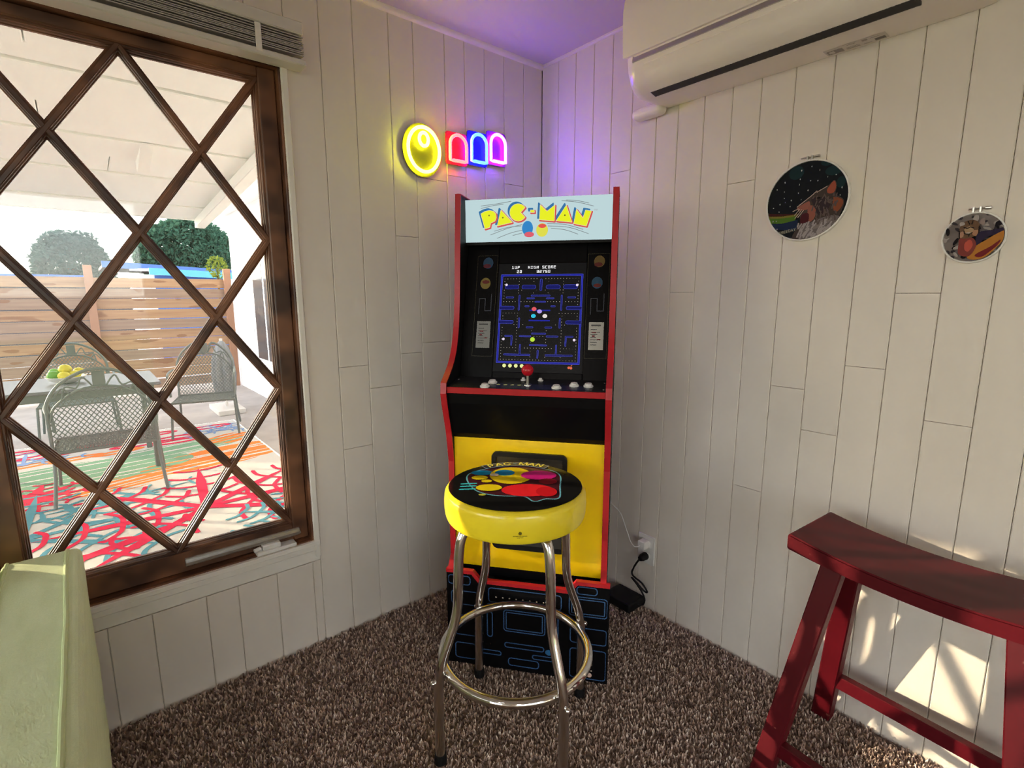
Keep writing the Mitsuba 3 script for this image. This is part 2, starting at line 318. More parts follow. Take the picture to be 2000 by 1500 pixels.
def sash(gx0, gx1, ox0, ox1):
    wpart('stile', rail(gx1, ox1, 0.388, WZ1 - 0.004), 'm_dwood'); wpart('stile', rail(ox0, gx0, 0.388, WZ1 - 0.004), 'm_dwood')
    wpart('rail', rail(gx0, gx1, GZ1, WZ1 - 0.004), 'm_dwood'); wpart('rail', rail(gx0, gx1, 0.388, GZ0), 'm_dwood')
    def bar(name, a, b, y):
        a, b = np.array(a), np.array(b); L = np.linalg.norm(b - a); t = (b - a) / L
        m = ridge(L); m.apply_transform(mat4((a[0], y, a[1]), (t[1], 0, -t[0]), (0, 1, 0), (t[0], 0, t[1]))); wpart(name, m, 'm_dwood')
    for a, b in (((gx0, GZ0), (gx0, GZ1)), ((gx1, GZ0), (gx1, GZ1)), ((gx0, GZ0), (gx1, GZ0)), ((gx0, GZ1), (gx1, GZ1))): bar('bead', a, b, ys0 + 0.012)
    dx = (GX1 - GX0) / 4; rect = sbox(gx0, GZ0, gx1, GZ1); bars = []
    for s in (1, -1):
        for k in range(-8, 12):
            x0 = gx1 + 2 * k * dx
            seg = LineString([(x0, GZ0), (x0 + s * 6 * dx, GZ1)]).intersection(rect)
            if seg.length > 0.05: bars.append(np.array(seg.coords))
    for a, b in bars: bar('muntin', a, b, ys0 + 0.010 - (0.001 if (b - a)[0] * (b - a)[1] > 0 else 0))
    for g in rect.difference(unary_union([LineString(b).buffer(0.011, cap_style=2) for b in bars])).geoms:
        if g.area < 1e-4: continue
        g = g.buffer(0.003, join_style=2).intersection(rect)
        v, f = trimesh.creation.triangulate_polygon(g, engine='earcut')
        wpart('pane', trimesh.Trimesh(np.c_[v[:, 0], np.full(len(v), ys0 + 0.030), v[:, 1]], f, process=False), 'm_pane')
sash(GX0, GX1, -0.222, 0.529)
sash(-0.482, -0.318, WX0 + 0.006, -0.272)
# casement operator on the bottom rail
op = wpart('operator_arm', cat(cbox(0.165, 0.500, YW + 0.012, YW + 0.030, 0.414, 0.423, 0.001), cbox(0.165, 0.500, YW + 0.026, YW + 0.034, 0.406, 0.432, 0.001)), 'm_steel', label='metal casement slide arm')
wpart('operator_base', cat(cbox(0.355, 0.478, YW - 0.008, YW + 0.03, 0.384, 0.396, 0.002), cbox(0.375, 0.43, YW - 0.002, YW + 0.028, 0.396, 0.412, 0.002), tube([(0.37, YW + 0.01, 0.404), (0.35, YW + 0.006, 0.402)], 0.006)), 'm_white', label='white operator block')
wpart('latch', cat(rbox(-0.125, -0.085, YW + 0.0, YW + 0.03, 0.455, 0.485, 0.008, 1), rbox(-0.092, -0.084, YW - 0.01, YW + 0.01, 0.465, 0.50, 0.004, 1)), 'm_white', True, label='white sash latch')

# blind, raised to the window head
BX0, BX1, BY0, BY1 = -0.60, 0.592, YW - 0.060, YW - 0.004
bl = add('window_blind__headrail', cbox(BX0, BX1 - 0.002, BY0, BY1, 1.955, 1.990, 0.003), 'm_blind'); bl = 'window_blind'
tag(bl, 'raised grey-white slat blind stacked above the window', 'window blind')
slat_z = np.cumsum(rng.choice([0.0050, 0.0062, 0.0080], 10)); slat_z *= 0.055 / slat_z[-1]
for k in range(10):
    z = 1.8945 + slat_z[k]
    j = rng.uniform(-0.0015, 0.0015, 2)
    sm = trimesh.Trimesh([(x, y, zz) for x in (BX0 + 0.003, BX1 - 0.004 + j[0]) for y, zz in ((BY0 + 0.001 + j[1], z + 0.0003), (BY0 + 0.012, z + 0.0012), ((BY0 + BY1) / 2, z + 0.002), (BY1 - 0.004, z), (BY1 - 0.004, z - 0.0010), ((BY0 + BY1) / 2, z + 0.0008), (BY0 + 0.012, z - 0.0012), (BY0 + 0.001 + j[1], z - 0.0024))],
                         [f for i in range(8) for f in ([i, (i + 1) % 8, 8 + (i + 1) % 8], [i, 8 + (i + 1) % 8, 8 + i])] + [[8, 9, 10], [8, 10, 15], [10, 11, 12], [10, 12, 13], [10, 13, 15], [13, 14, 15]], process=False)
    add(bl + '__slat', sm, 'm_slat')
add(bl + '__bottom_rail', cbox(BX0, BX1 + 0.002, BY0 - 0.002, BY1, 1.872, 1.889, 0.003), 'm_blind')
for x in (0.458, -0.1): add(bl + '__ladder_tape', cbox(x, x + 0.016, BY0 - 0.003, BY0 - 0.001, 1.880, 1.952, 0.0006), 'm_trim')

# ------------------------------------------------------------------ arcade machine: u across, v to the back, z up
AO = np.array([0.832, 1.321, 0.0]); AE = np.array([0.61434, -0.78904, 0]); AD = np.array([0.78904, 0.61434, 0])
MA = mat4(AO, AE, AD, (0, 0, 1))
arc = 'arcade_machine'
tag(arc, 'upright arcade machine with red edges, lit white marquee and yellow front, in the corner', 'arcade machine')
def ap(name, mesh, m, smooth=False, **k): return add(arc + '__' + name, mv(mesh, MA), m, smooth, **k)
UL, UR = 0.0, 0.506
front = [(0.0, 0.333), (0.034, 0.372), (0.031, 0.5), (0.034, 0.69), (0.016, 0.787), (-0.017, 0.884), (-0.026, 0.920), (-0.022, 0.950)]
curve = spline([(-0.022, 0.950), (0.050, 1.001), (0.094, 1.066), (0.122, 1.174), (0.140, 1.366), (0.155, 1.522)], 6)
prof = front[:-1] + [tuple(p) for p in curve] + [(0.33, 1.522), (0.36, 1.30), (0.36, 0.333)]
PP = Polygon(prof)
edge = PP.buffer(0.0035, join_style=2).difference(PP).intersection(sbox(-0.1, 0.3335, 0.30, 1.53))
def side(u0, w, poly):   # polygon in (v, z) extruded along u
    m = prism(poly, w); m.apply_transform(mat4((u0, 0, 0), (0, 1, 0), (0, 0, 1), (1, 0, 0))); return m
for u in (UL, UR - 0.017):
    k = ap('side_panel', side(u + 0.0005, 0.016, PP), 'm_black_soft')
    add(k + '__edge_trim', mv(side(u - 0.0005, 0.018, edge), MA), 'm_red', label='red edge trim')
IU0, IU1 = UL + 0.017, UR - 0.017
ap('top_panel', cbox(IU0, IU1, 0.205, 0.325, 1.503, 1.515), 'm_black_soft')
ap('back_panel', cbox(IU0, IU1, 0.335, 0.345, 0.335, 1.45), 'm_black_soft')
# marquee
mq = ap('marquee', cbox(IU0, IU1, 0.2012, 0.235, 1.381, 1.514, 0.001), 'm_white', label='white lit marquee with yellow lettering')
def quadmap(P):
    """digitised picture coordinates -> (0..1, 0..1) on the marquee"""
    P = np.asarray(P, float); x = (P[:, 0] - 260) / 1512
    top, bot = 160 + (98 - 160) * x, 603 + (562 - 603) * x
    return np.c_[x * (IU1 - IU0), (1 - (P[:, 1] - top) / (bot - top)) * 0.133]
L = [[(428, 300), (470, 277), (520, 265), (560, 275), (585, 300), (590, 340), (575, 375), (530, 395), (520, 440), (470, 455)],
     [(640, 262), (757, 388), (602, 425)],
     [(820 + 86 * math.cos(a), 285 + 88 * math.sin(a)) for a in np.linspace(math.radians(35), math.radians(325), 26)] + [(845, 285)],
     [(946, 262), (985, 262), (988, 284), (948, 284)],
     [(1048, 207), (1116, 275), (1195, 210), (1190, 372), (1040, 360)],
     [(1310, 213), (1367, 385), (1213, 370)],
     [(1412, 255), (1478, 345), (1502, 262), (1558, 272), (1512, 425), (1388, 400)]]
S = (IU1 - IU0) / 1512
pr = Print().put(sbox(0, 0, IU1 - IU0, 0.133), np.array([0.50, 0.66, 0.68]))
ln = [[(430, 220), (640, 190), (745, 170)], [(430, 245), (560, 215), (665, 200)], [(1265, 165), (1420, 180), (1580, 220)], [(1310, 158), (1420, 165), (1530, 188)],
      [(530, 520), (700, 455), (860, 410)], [(600, 555), (740, 500), (860, 470)], [(570, 480), (720, 440), (850, 425)], [(765, 525), (860, 500)], [(1120, 400), (1300, 410), (1480, 460)], [(1160, 450), (1300, 465), (1430, 510)], [(1130, 425), (1340, 440), (1535, 505)]]
pr.put(unary_union([LineString(quadmap(spline(l, 6) if len(l) > 2 else l)).buffer(3.0 * S) for l in ln]), (0.22, 0.26, 0.27))
faces = [Polygon(quadmap(l)).buffer(0) for l in L]
pr.put(unary_union([affinity.translate(f.buffer(7 * S, join_style=1), -17 * S, 16 * S) for f in faces]), (0.03, 0.16, 0.36))
pr.put(unary_union([affinity.translate(f.buffer(10 * S, join_style=1), 7 * S, -8 * S) for f in faces]), (0.62, 0.08, 0.07))
pr.put(unary_union([f.buffer(4 * S) for f in faces]), (0.75, 0.68, 0.40))
pr.put(unary_union([f.buffer(-1 * S) for f in faces]), (0.80, 0.85, 0.01))
pr.put(unary_union([Point(quadmap([q])[0]).buffer(8 * S) for q in ((515, 318), (660, 340), (1297, 315))]), (0.15, 0.12, 0.02))
tm = affinity.translate(textpoly('TM', 16 * S), *quadmap([(1585, 268)])[0]); pr.put(tm, (0.35, 0.33, 0.33))
def me(x, y, rx, ry, c): pr.put(ell(*quadmap([(x, y)])[0], rx * S, ry * S), c)
me(918, 450, 56, 72, (0.02, 0.22, 0.55)); me(935, 515, 50, 27, (0.7, 0.10, 0.14)); me(1068, 468, 60, 66, (0.72, 0.70, 0.06)); me(1070, 425, 40, 20, (0.75, 0.08, 0.06))
EMIT = {'type': 'mesh_attribute', 'name': 'vertex_color'}
def emprint(key, pr, M, gain):
    m, c = pr.done(M)
    scene[key] = mikit.ply(m, 'm_black', color=c * gain, emitter={'type': 'area', 'radiance': EMIT})
emprint(mq + '__lettering', pr, MA @ mat4((IU0, 0.2008, 1.381), (1, 0, 0), (0, 0, 1), (0, -1, 0)), 1.0)
tag(mq + '__lettering', 'lit marquee print with big yellow letters')
# bezel with screen
BA, BS = (0.105, 0.950), (0.279, 0.960)
MB = MA @ mat4((0, BA[0], BA[1]), (1, 0, 0), (0, BS[0], BS[1]), (0, -BS[1], BS[0]))
def bp(name, mesh, m, smooth=False, **k): return add(arc + '__' + name, mv(mesh, MB), m, smooth, **k)
bz = bp('bezel', cat(cbox(IU0, 0.125, 0, 0.449, -0.012, 0), cbox(0.412, IU1, 0, 0.449, -0.012, 0), cbox(0.125, 0.412, 0.378, 0.449, -0.012, 0), cbox(0.125, 0.412, 0, 0.022, -0.012, 0)), 'm_black')
for c in (0.088, 0.449):   # artwork strips beside the screen, each with a card
    add(bz + '__art_panel', mv(cbox(c - 0.034, c + 0.034, 0.07, 0.405, 0, 0.0012, 0.0005), MB), 'm_black')
for c, s in ((0.088, 1), (0.449, -1)):
    pr = Print()
    pr.put(sbox(c - 0.034, 0.07, c + 0.034, 0.405).difference(sbox(c - 0.033, 0.071, c + 0.033, 0.404)), (0.045, 0.04, 0.02))
    pr.put(ell(c + 0.002, 0.380, 0.017, 0.019), (0.012, 0.045, 0.10) if s > 0 else (0.14, 0.09, 0.025)); pr.put(ell(c - 0.001, 0.370, 0.013, 0.007), (0.09, 0.01, 0.02) if s > 0 else (0.10, 0.012, 0.012))
    pr.put(ell(c - 0.003, 0.311, 0.017, 0.019), (0.18, 0.13, 0.03) if s > 0 else (0.012, 0.055, 0.11)); pr.put(ell(c - 0.002, 0.316 - 0.014 * (s < 0), 0.012, 0.006), (0.12, 0.015, 0.015))
    pr.put(line([(c - 0.02, 0.21), (c - 0.02, 0.26), (c, 0.26), (c, 0.22), (c + 0.02, 0.22), (c + 0.02, 0.275)], 0.003), (0.03, 0.035, 0.05))
    card = sbox(c - 0.023, 0.097, c + 0.023, 0.185); pr.put(card, (0.22, 0.22, 0.22) if s > 0 else (0.42, 0.40, 0.37))
    g = [sbox(c - 0.016, 0.172, c + 0.014, 0.177)] + [sbox(c - 0.017, z, c + w, z + 0.0022) for z, w in ((0.160, 0.002), (0.152, 0.012), (0.144, 0.004), (0.136, 0.000), (0.128, 0.012), (0.120, 0.003), (0.112, 0.002))]
    pr.put(unary_union(g), (0.07, 0.07, 0.075))
    pr.put(unary_union([sbox(c - 0.012, 0.150, c + 0.0, 0.154), sbox(c - 0.012, 0.138, c - 0.004, 0.143), sbox(c + 0.004, 0.128, c + 0.014, 0.132)]), (0.14, 0.02, 0.025))
    m, c = pr.done(MB @ mat4((0, 0, 0.0016), (1, 0, 0), (0, 1, 0), (0, 0, 1)))
    add(bz + '__card_print', m, 'm_print', color=c, label='dim bezel art and instruction cards')
scr = bp('screen', cbox(0.122, 0.415, 0.012, 0.385, -0.010, -0.003, 0.001), 'm_black')
pr = Print()
BLUE, LITE = (0.012, 0.016, 0.30), (0.06, 0.07, 0.48)
MX0, MX1, MY0, MY1 = 0.137, 0.400, 0.052, 0.340
def mz(x, y): return (MX0 + x * (MX1 - MX0), MY0 + y * (MY1 - MY0))
pr.put(sbox(0.127, 0.022, 0.410, 0.378), (0.006, 0.006, 0.006))
outer = sbox(*mz(0, 0), *mz(1, 1)).buffer(0.002, 3)
pr.put(outer.difference(outer.buffer(-0.0065)), BLUE); pr.put(unary_union([outer.difference(outer.buffer(-0.0012)), outer.buffer(-0.0055).difference(outer.buffer(-0.0067))]), LITE)
half = [((0.08, 0.86), (0.20, 0.86), 0.055), ((0.29, 0.86), (0.41, 0.86), 0.055), ((0.08, 0.74), (0.16, 0.74), 0.02), ((0.24, 0.76), (0.24, 0.60), 0.02), ((0.34, 0.73), (0.42, 0.73), 0.02), ((0.0, 0.62), (0.16, 0.62), 0.045), ((0.0, 0.46), (0.16, 0.46), 0.045),
        ((0.25, 0.50), (0.25, 0.40), 0.02), ((0.32, 0.64), (0.36, 0.64), 0.02), ((0.09, 0.30), (0.17, 0.30), 0.02), ((0.17, 0.30), (0.17, 0.20), 0.02), ((0.27, 0.30), (0.40, 0.30), 0.02), ((0.09, 0.09), (0.40, 0.09), 0.022), ((0.28, 0.20), (0.28, 0.09), 0.02), ((0.35, 0.40), (0.42, 0.40), 0.02)]
ctr = [((0.5, 0.94), (0.5, 0.83), 0.03), ((0.39, 0.76), (0.61, 0.76), 0.02), ((0.44, 0.69), (0.56, 0.69), 0.02), ((0.42, 0.33), (0.58, 0.33), 0.02), ((0.40, 0.20), (0.60, 0.20), 0.02), ((0.5, 0.14), (0.5, 0.06), 0.02)]
walls = []
for a, b, w in half + [((1 - a[0], a[1]), (1 - b[0], b[1]), w) for a, b, w in half] + ctr:
    walls.append(LineString([mz(*a), mz(*b)]).buffer(w * 0.135, 5))
pen = unary_union([sbox(*mz(0.37, 0.585), *mz(0.63, 0.60)), sbox(*mz(0.37, 0.47), *mz(0.63, 0.485))])
wu = unary_union(walls).intersection(outer)
pr.put(wu, (0.006, 0.008, 0.11)); pr.put(wu.difference(wu.buffer(-0.0011)), LITE); pr.put(pen.difference(pen.buffer(-0.0035)), BLUE)
dots = []
for iy, y in enumerate(np.linspace(0.035, 0.955, 29)):
    for ix, x in enumerate(np.linspace(0.045, 0.955, 26)):
        q = Point(mz(x, y))
        if wu.distance(q) < 0.0032 or pen.buffer(0.02).contains(q): continue
        if (iy % 4 in (0,)) or (ix % 5 == 0): dots.append(sbox(q.x - 0.0008, q.y - 0.0008, q.x + 0.0008, q.y + 0.0008))
pr.put(unary_union(dots), (0.75, 0.66, 0.55))
pr.put(unary_union([Point(q).buffer(0.0042) for q in ((0.155, 0.307), (0.384, 0.305), (0.155, 0.128), (0.382, 0.128))]), (0.80, 0.70, 0.85))
pr.put(Point(0.250, 0.128).buffer(0.0075), (0.50, 0.80, 0.05))
for q, c in (((0.250, 0.227), (0.75, 0.10, 0.12)), ((0.268, 0.219), (0.45, 0.33, 0.85)), ((0.249, 0.204), (0.03, 0.55, 0.75)), ((0.286, 0.204), (0.78, 0.72, 0.70))): pr.put(ell(*q, 0.0078, 0.0065), c)
pr.put(unary_union([Point(0.163 + 0.019 * k, 0.042).buffer(0.006) for k in range(4)]), (0.80, 0.85, 0.35))
pr.put(unary_union([Point(0.369, 0.040).buffer(0.004), Point(0.376, 0.039).buffer(0.004), line([(0.37, 0.042), (0.379, 0.049), (0.376, 0.041)], 0.001)]), (0.75, 0.15, 0.07))
FONT = {'1': '010110010010111', 'U': '101101101101111', 'P': '111101111100100', 'H': '101101111101101', 'I': '111010010010111', 'G': '111100101101111', 'S': '111100111001111', 'C': '111100100100111', 'O': '111101101101111',
        'R': '111101110101101', 'E': '111100111100111', '2': '111001111100111', '0': '111101101101111', '3': '111001111001111', '7': '111001010010010', '5': '111100111001111'}
def pix(s, x, y, p):
    out = []
    for ch in s:
        for k, b in enumerate(FONT.get(ch, '0' * 15)):
            if b == '1': out.append(sbox(x + (k % 3) * p * 1.25, y - (k // 3) * p, x + (k % 3 + 1) * p * 1.25, y - (k // 3 - 1) * p))
        x += 4.9 * p
    return unary_union(out)
pr.put(unary_union([pix('1UP', 0.170, 0.3675, 0.0019), pix('HIGH SCORE', 0.223, 0.3675, 0.0019), pix('20', 0.187, 0.3535, 0.0019), pix('32750', 0.252, 0.3535, 0.0019)]), (0.85, 0.85, 0.85))
emprint(scr + '__picture', pr, MB @ mat4((0, 0, -0.0026), (1, 0, 0), (0, 1, 0), (0, 0, 1)), 1.0)
tag(scr + '__picture', 'glowing blue maze on the screen')
ap('speaker_panel', cbox(IU0, IU1, 0.202, 0.24, 1.372, 1.3805, 0.001), 'm_black_soft')
# control panel
CA = math.atan2(0.014, 0.125)
MC = MA @ mat4((0, -0.020, 0.9385), (1, 0, 0), (0, math.cos(CA), math.sin(CA)), (0, -math.sin(CA), math.cos(CA)))
cp = add(arc + '__control_panel', mv(cbox(IU0, IU1, 0.002, 0.130, -0.016, 0, 0.001), MC), 'm_panel')
add(cp + '__edge_trim', mv(cbox(IU0, IU1, -0.002, 0.002, -0.018, 0.001, 0.001), MC), 'm_red', label='red front edge')
pr = Print()
pr.put(sbox(0.14, 0.012, 0.44, 0.060), (0.022, 0.024, 0.05))
pr.put(unary_union([Point(0.166 + 0.0215 * k, 0.047).buffer(0.006) for k in range(4)]), (0.62, 0.66, 0.30))
pr.put(unary_union([line([(0.15, 0.018), (0.28, 0.018)], 0.0014), line([(0.30, 0.018), (0.43, 0.018)], 0.0014), line([(0.30, 0.05), (0.36, 0.075)], 0.0012), line([(0.03, 0.028), (0.09, 0.028)], 0.0014)]), (0.06, 0.06, 0.12))
m, c = pr.done(MC @ mat4((0, 0, 0.0004), (1, 0, 0), (0, 1, 0), (0, 0, 1))); add(cp + '__print', m, 'm_print', color=c)
btn = lathe([(0, 0.011), (0.009, 0.0105), (0.0105, 0.009), (0.0105, 0.005), (0.0125, 0.005), (0.0145, 0.0035), (0.0145, 0), (0, 0)], 28)
sml = lathe([(0, 0.009), (0.004, 0.0085), (0.005, 0.007), (0.005, 0.003), (0.0085, 0.0025), (0.0088, 0), (0, 0)], 20)
for u, v in ((0.131, 0.018), (0.144, 0.062), (0.345, 0.030), (0.394, 0.058), (0.436, 0.058)): add(cp + '__button', mv(btn, MC @ mat4((u, v, 0), (1, 0, 0), (0, 1, 0), (0, 0, 1))), 'm_white', 30)
for u, v in ((0.232, 0.105), (0.286, 0.105)): add(cp + '__button', mv(sml, MC @ mat4((u, v, 0), (1, 0, 0), (0, 1, 0), (0, 0, 1))), 'm_white', 30)
js = add(arc + '__joystick', mv(cat(lathe([(0, 0), (0.013, 0), (0.012, 0.003), (0.005, 0.004), (0.0045, 0.036), (0, 0.036)], 24)), MC @ mat4((0.256, 0.050, 0), (1, 0, 0), (0, 1, 0), (0, 0, 1))), 'm_steel', 30)
ball = trimesh.creation.icosphere(4, 0.0178); ball.apply_translation((0, 0, 0.047)); add(js + '__ball', mv(ball, MC @ mat4((0.256, 0.050, 0), (1, 0, 0), (0, 1, 0), (0, 0, 1))), 'm_ball', True, label='red ball knob')
for u, v in ((0.482, 0.10), (0.482, 0.03), (0.026, 0.09)): add(cp + '__screw', mv(lathe([(0, 0.002), (0.003, 0.001), (0.0035, 0)], 14), MC @ mat4((u, v, 0), (1, 0, 0), (0, 1, 0), (0, 0, 1))), 'm_steel', 30)
# front below the controls
black = Polygon([(0.006, 0.770), (0.042, 0.770), (0.030, 0.921), (-0.016, 0.921), (-0.010, 0.884), (0.022, 0.787)])
ap('black_front_panel', side(IU0, IU1 - IU0, Polygon([(0.037, 0.770), (0.060, 0.770), (0.060, 0.920), (-0.014, 0.920), (-0.010, 0.888), (0.023, 0.787)])), 'm_black')
yf = ap('yellow_front_panel', cbox(IU0, IU1, 0.038, 0.052, 0.336, 0.7715, 0.001), 'm_yellow', label='glossy yellow front')
cd = ap('coin_door', prism(sbox(0.144, 0.412, 0.376, 0.729).buffer(-0.018).buffer(0.018, 6), 0.006), 'm_door') ; del scene[cd]
def door(poly, h, y): m = prism(poly, h); m.apply_transform(mat4((0, y, 0), (1, 0, 0), (0, 0, 1), (0, -1, 0))); return m
R = sbox(0.144, 0.412, 0.376, 0.729).buffer(-0.016).buffer(0.016, 6)
cd = ap('coin_door', door(R, 0.006, 0.038), 'm_door', label='dark grey coin door')
add(cd + '__frame', mv(door(R.buffer(0.002).difference(R.buffer(-0.012)), 0.012, 0.038), MA), 'm_black_soft')
for u in (0.19, 0.285): add(cd + '__coin_slot', mv(door(sbox(u, 0.50, u + 0.045, 0.62).buffer(0.004), 0.012, 0.038), MA), 'm_black_soft')
# riser
FP = Polygon([(-0.006, 0), (0.518, 0), (0.518, 0.334), (0.418, 0.334), (0.394, 0.302), (0.104, 0.302), (0.081, 0.329), (-0.006, 0.329)])
def fsheet(poly, h, v): m = prism(poly, h); m.apply_transform(mat4((0, v, 0), (1, 0, 0), (0, 0, 1), (0, -1, 0))); return m
rs = ap('riser', cat(fsheet(FP, 0.014, 0.014), cbox(-0.006, 0.010, 0.014, 0.37, 0, 0.300), cbox(0.488, 0.504, 0.014, 0.37, 0, 0.300), cbox(0.01, 0.504, 0.355, 0.369, 0, 0.300), cbox(0.01, 0.504, 0.03, 0.36, 0.298, 0.2995)), 'm_black')
strip = LineString([(-0.006, 0.331), (0.082, 0.331), (0.105, 0.304), (0.393, 0.304), (0.418, 0.336), (0.518, 0.336)]).buffer(0.006, cap_style=2, join_style=2)
add(rs + '__edge_trim', mv(fsheet(strip, 0.016, 0.012), MA), 'm_red', label='red trim along the riser top')
ap('kick_plate', cat(fsheet(sbox(0.017, 0.303, 0.485, 0.337), 0.006, 0.050)), 'm_black')
pr = Print()
def rr(u0, z0, u1, z1, r=0.010): return sbox(u0, z0, u1, z1).buffer(-r).buffer(r, 5)
shapes = [rr(0.185, 0.140, 0.319, 0.214), rr(0.188, 0.082, 0.316, 0.098, 0.007), rr(0.130, 0.112, 0.147, 0.20, 0.008), rr(0.344, 0.112, 0.361, 0.215, 0.008), rr(0.10, 0.048, 0.175, 0.062, 0.006), rr(0.28, 0.052, 0.345, 0.066, 0.006),
          rr(0.02, 0.105, 0.10, 0.175), rr(0.01, 0.215, 0.10, 0.262), rr(0.395, 0.226, 0.512, 0.29), rr(0.40, 0.133, 0.512, 0.185), rr(0.40, 0.01, 0.512, 0.112), rr(0.02, 0.02, 0.09, 0.075), rr(0.135, 0.236, 0.37, 0.285), rr(0.418, 0.300, 0.48, 0.324, 0.010), rr(0.00, 0.285, 0.074, 0.315, 0.010), rr(0.20, 0.018, 0.30, 0.044, 0.010)]
clip = FP.buffer(-0.006)
for s, w, col in ((0, 0.0045, (0.012, 0.035, 0.10)), (0, 0.0020, (0.055, 0.13, 0.27))):
    pr.put(unary_union([q.boundary.buffer(w / 2, 4) for q in shapes] + [shapes[0].buffer(-0.008).boundary.buffer(w / 2, 4), shapes[8].buffer(-0.008).boundary.buffer(w / 2, 4)]), col, clip)
pr.put(unary_union([Point(0.16 + 0.022 * k, 0.255).buffer(0.0026) for k in range(9)] + [Point(0.468, 0.04 + 0.022 * k).buffer(0.0026) for k in range(4)] + [Point(0.113, 0.09 + 0.03 * k).buffer(0.0026) for k in range(4)]), (0.62, 0.52, 0.45), clip)
pr.put(Point(0.462, 0.024).buffer(0.008), (0.72, 0.52, 0.44)); pr.put(Point(0.104, 0.180).buffer(0.009), (0.70, 0.40, 0.03))
pr.put(ell(0.140, 0.222, 0.012, 0.010), (0.03, 0.13, 0.30)); pr.put(ell(0.333, 0.083, 0.012, 0.010), (0.03, 0.13, 0.30))
m, c = pr.done(MA @ mat4((0, -0.0006, 0), (1, 0, 0), (0, 0, 1), (0, -1, 0)))
add(rs + '__front_print', m, 'm_gloss_print', color=c, label='blue outlined maze print on the black riser')

# ------------------------------------------------------------------ bar stool
SC = np.array([0.828, 0.978]); ZS = 0.723
st = 'bar_stool'
tag(st, 'round chrome bar stool with yellow and black printed seat in front of the arcade machine', 'bar stool')
def sp(name, mesh, m, smooth=False, **k):
    q = mesh.copy(); q.apply_translation((SC[0], SC[1], 0)); return add(st + '__' + name, q, m, smooth, **k)
se = [(0, 0.645), (0.150, 0.645), (0.164, 0.643), (0.174, 0.644)] + [(0.176 + 0.0095 * math.sin(t), 0.684 - 0.040 * math.cos(t)) for t in np.linspace(0.1, 2.4, 14)]
se += [(0.180, 0.7165), (0.176, 0.7205), (0.170, 0.7228), (0.160, 0.7235), (0, 0.7235)]
seat = sp('seat', lathe(se, 96), 'm_vinyl', 35, label='glossy yellow vinyl cushion')
fx = np.array([0.646, 0.763]); ux = np.array([0.763, -0.646])   # away from the viewer, to the right
MS = mat4((SC[0], SC[1], 0.7238), (ux[0], ux[1], 0), (fx[0], fx[1], 0), (0, 0, 1))
R0 = 0.1735
def sq(P): P = np.asarray(P, float); return np.c_[(P[:, 0] - 973) / 913 * 0.185, (473 - P[:, 1]) / 353 * 0.185]
pr = Print(); pr.put(Point(0, 0).buffer(R0, 48), (0.008, 0.008, 0.009)); disc = Point(0, 0).buffer(R0 - 0.001, 48)
def sell(x, y, rx, ry, c, rot=0): q = sq([(x, y)])[0]; pr.put(ell(q[0], q[1], rx / 913 * 0.185, ry / 353 * 0.185, rot), c, disc)
halo = Polygon(sq(spline([(380, 310), (640, 232), (1000, 196), (1330, 236), (1560, 330), (1530, 520), (1490, 650), (1330, 660), (1200, 690), (1080, 630), (780, 622), (580, 590), (450, 530), (340, 400)], 5, True))).buffer(0)
pr.put(halo.buffer(0.004), (0.14, 0.42, 0.55), disc); pr.put(halo, (0.06, 0.012, 0.02), disc)
for y in (465, 500, 540): pr.put(line(sq([(285, y + 8), (460, y)]), 0.008), (0.05, 0.50, 0.60), disc)
sell(520, 310, 150, 36, (0.005, 0.20, 0.45)); sell(915, 350, 285, 125, (0.78, 0.58, 0.01)); sell(830, 312, 135, 45, (0.005, 0.19, 0.45))
sell(1290, 350, 240, 68, (0.60, 0.015, 0.24)); sell(1400, 440, 120, 40, (0.20, 0.01, 0.02)); sell(1130, 560, 330, 80, (0.75, 0.02, 0.03)); sell(1360, 580, 130, 62, (0.60, 0.012, 0.02))
sell(500, 390, 110, 30, (0.78, 0.60, 0.01)); sell(600, 440, 70, 20, (0.72, 0.55, 0.01)); sell(640, 530, 165, 44, (0.80, 0.62, 0.01)); sell(690, 350, 60, 22, (0.55, 0.50, 0.42)); sell(570, 622, 45, 12, (0.45, 0.45, 0.05))
ban = Polygon([(r * math.sin(t), r * math.cos(t)) for r, ts in ((0.170, np.linspace(-0.62, 0.62, 24)), (0.140, np.linspace(0.62, -0.62, 24))) for t in ts])
pr.put(ban, (0.30, 0.36, 0.50), disc); pr.put(ban.buffer(-0.002), (0.02, 0.02, 0.035), disc)
word = list('PAC-MAN'); k0 = 0
for i, ch in enumerate(word):
    t = (i - 3) * 0.155
    g = textpoly(ch, 0.0235, True); b = g.bounds; g = affinity.translate(g, -(b[0] + b[2]) / 2, 0.1445 if ch != '-' else 0.1445)
    pr.put(affinity.rotate(g, -math.degrees(t), origin=(0, 0)), (0.80, 0.70, 0.12) if ch != '-' else (0.04, 0.22, 0.40), disc)
m, c = pr.done(MS); add(seat + '__print', m, 'm_gloss_print', color=c, label='black seat top with colourful print and yellow lettering')
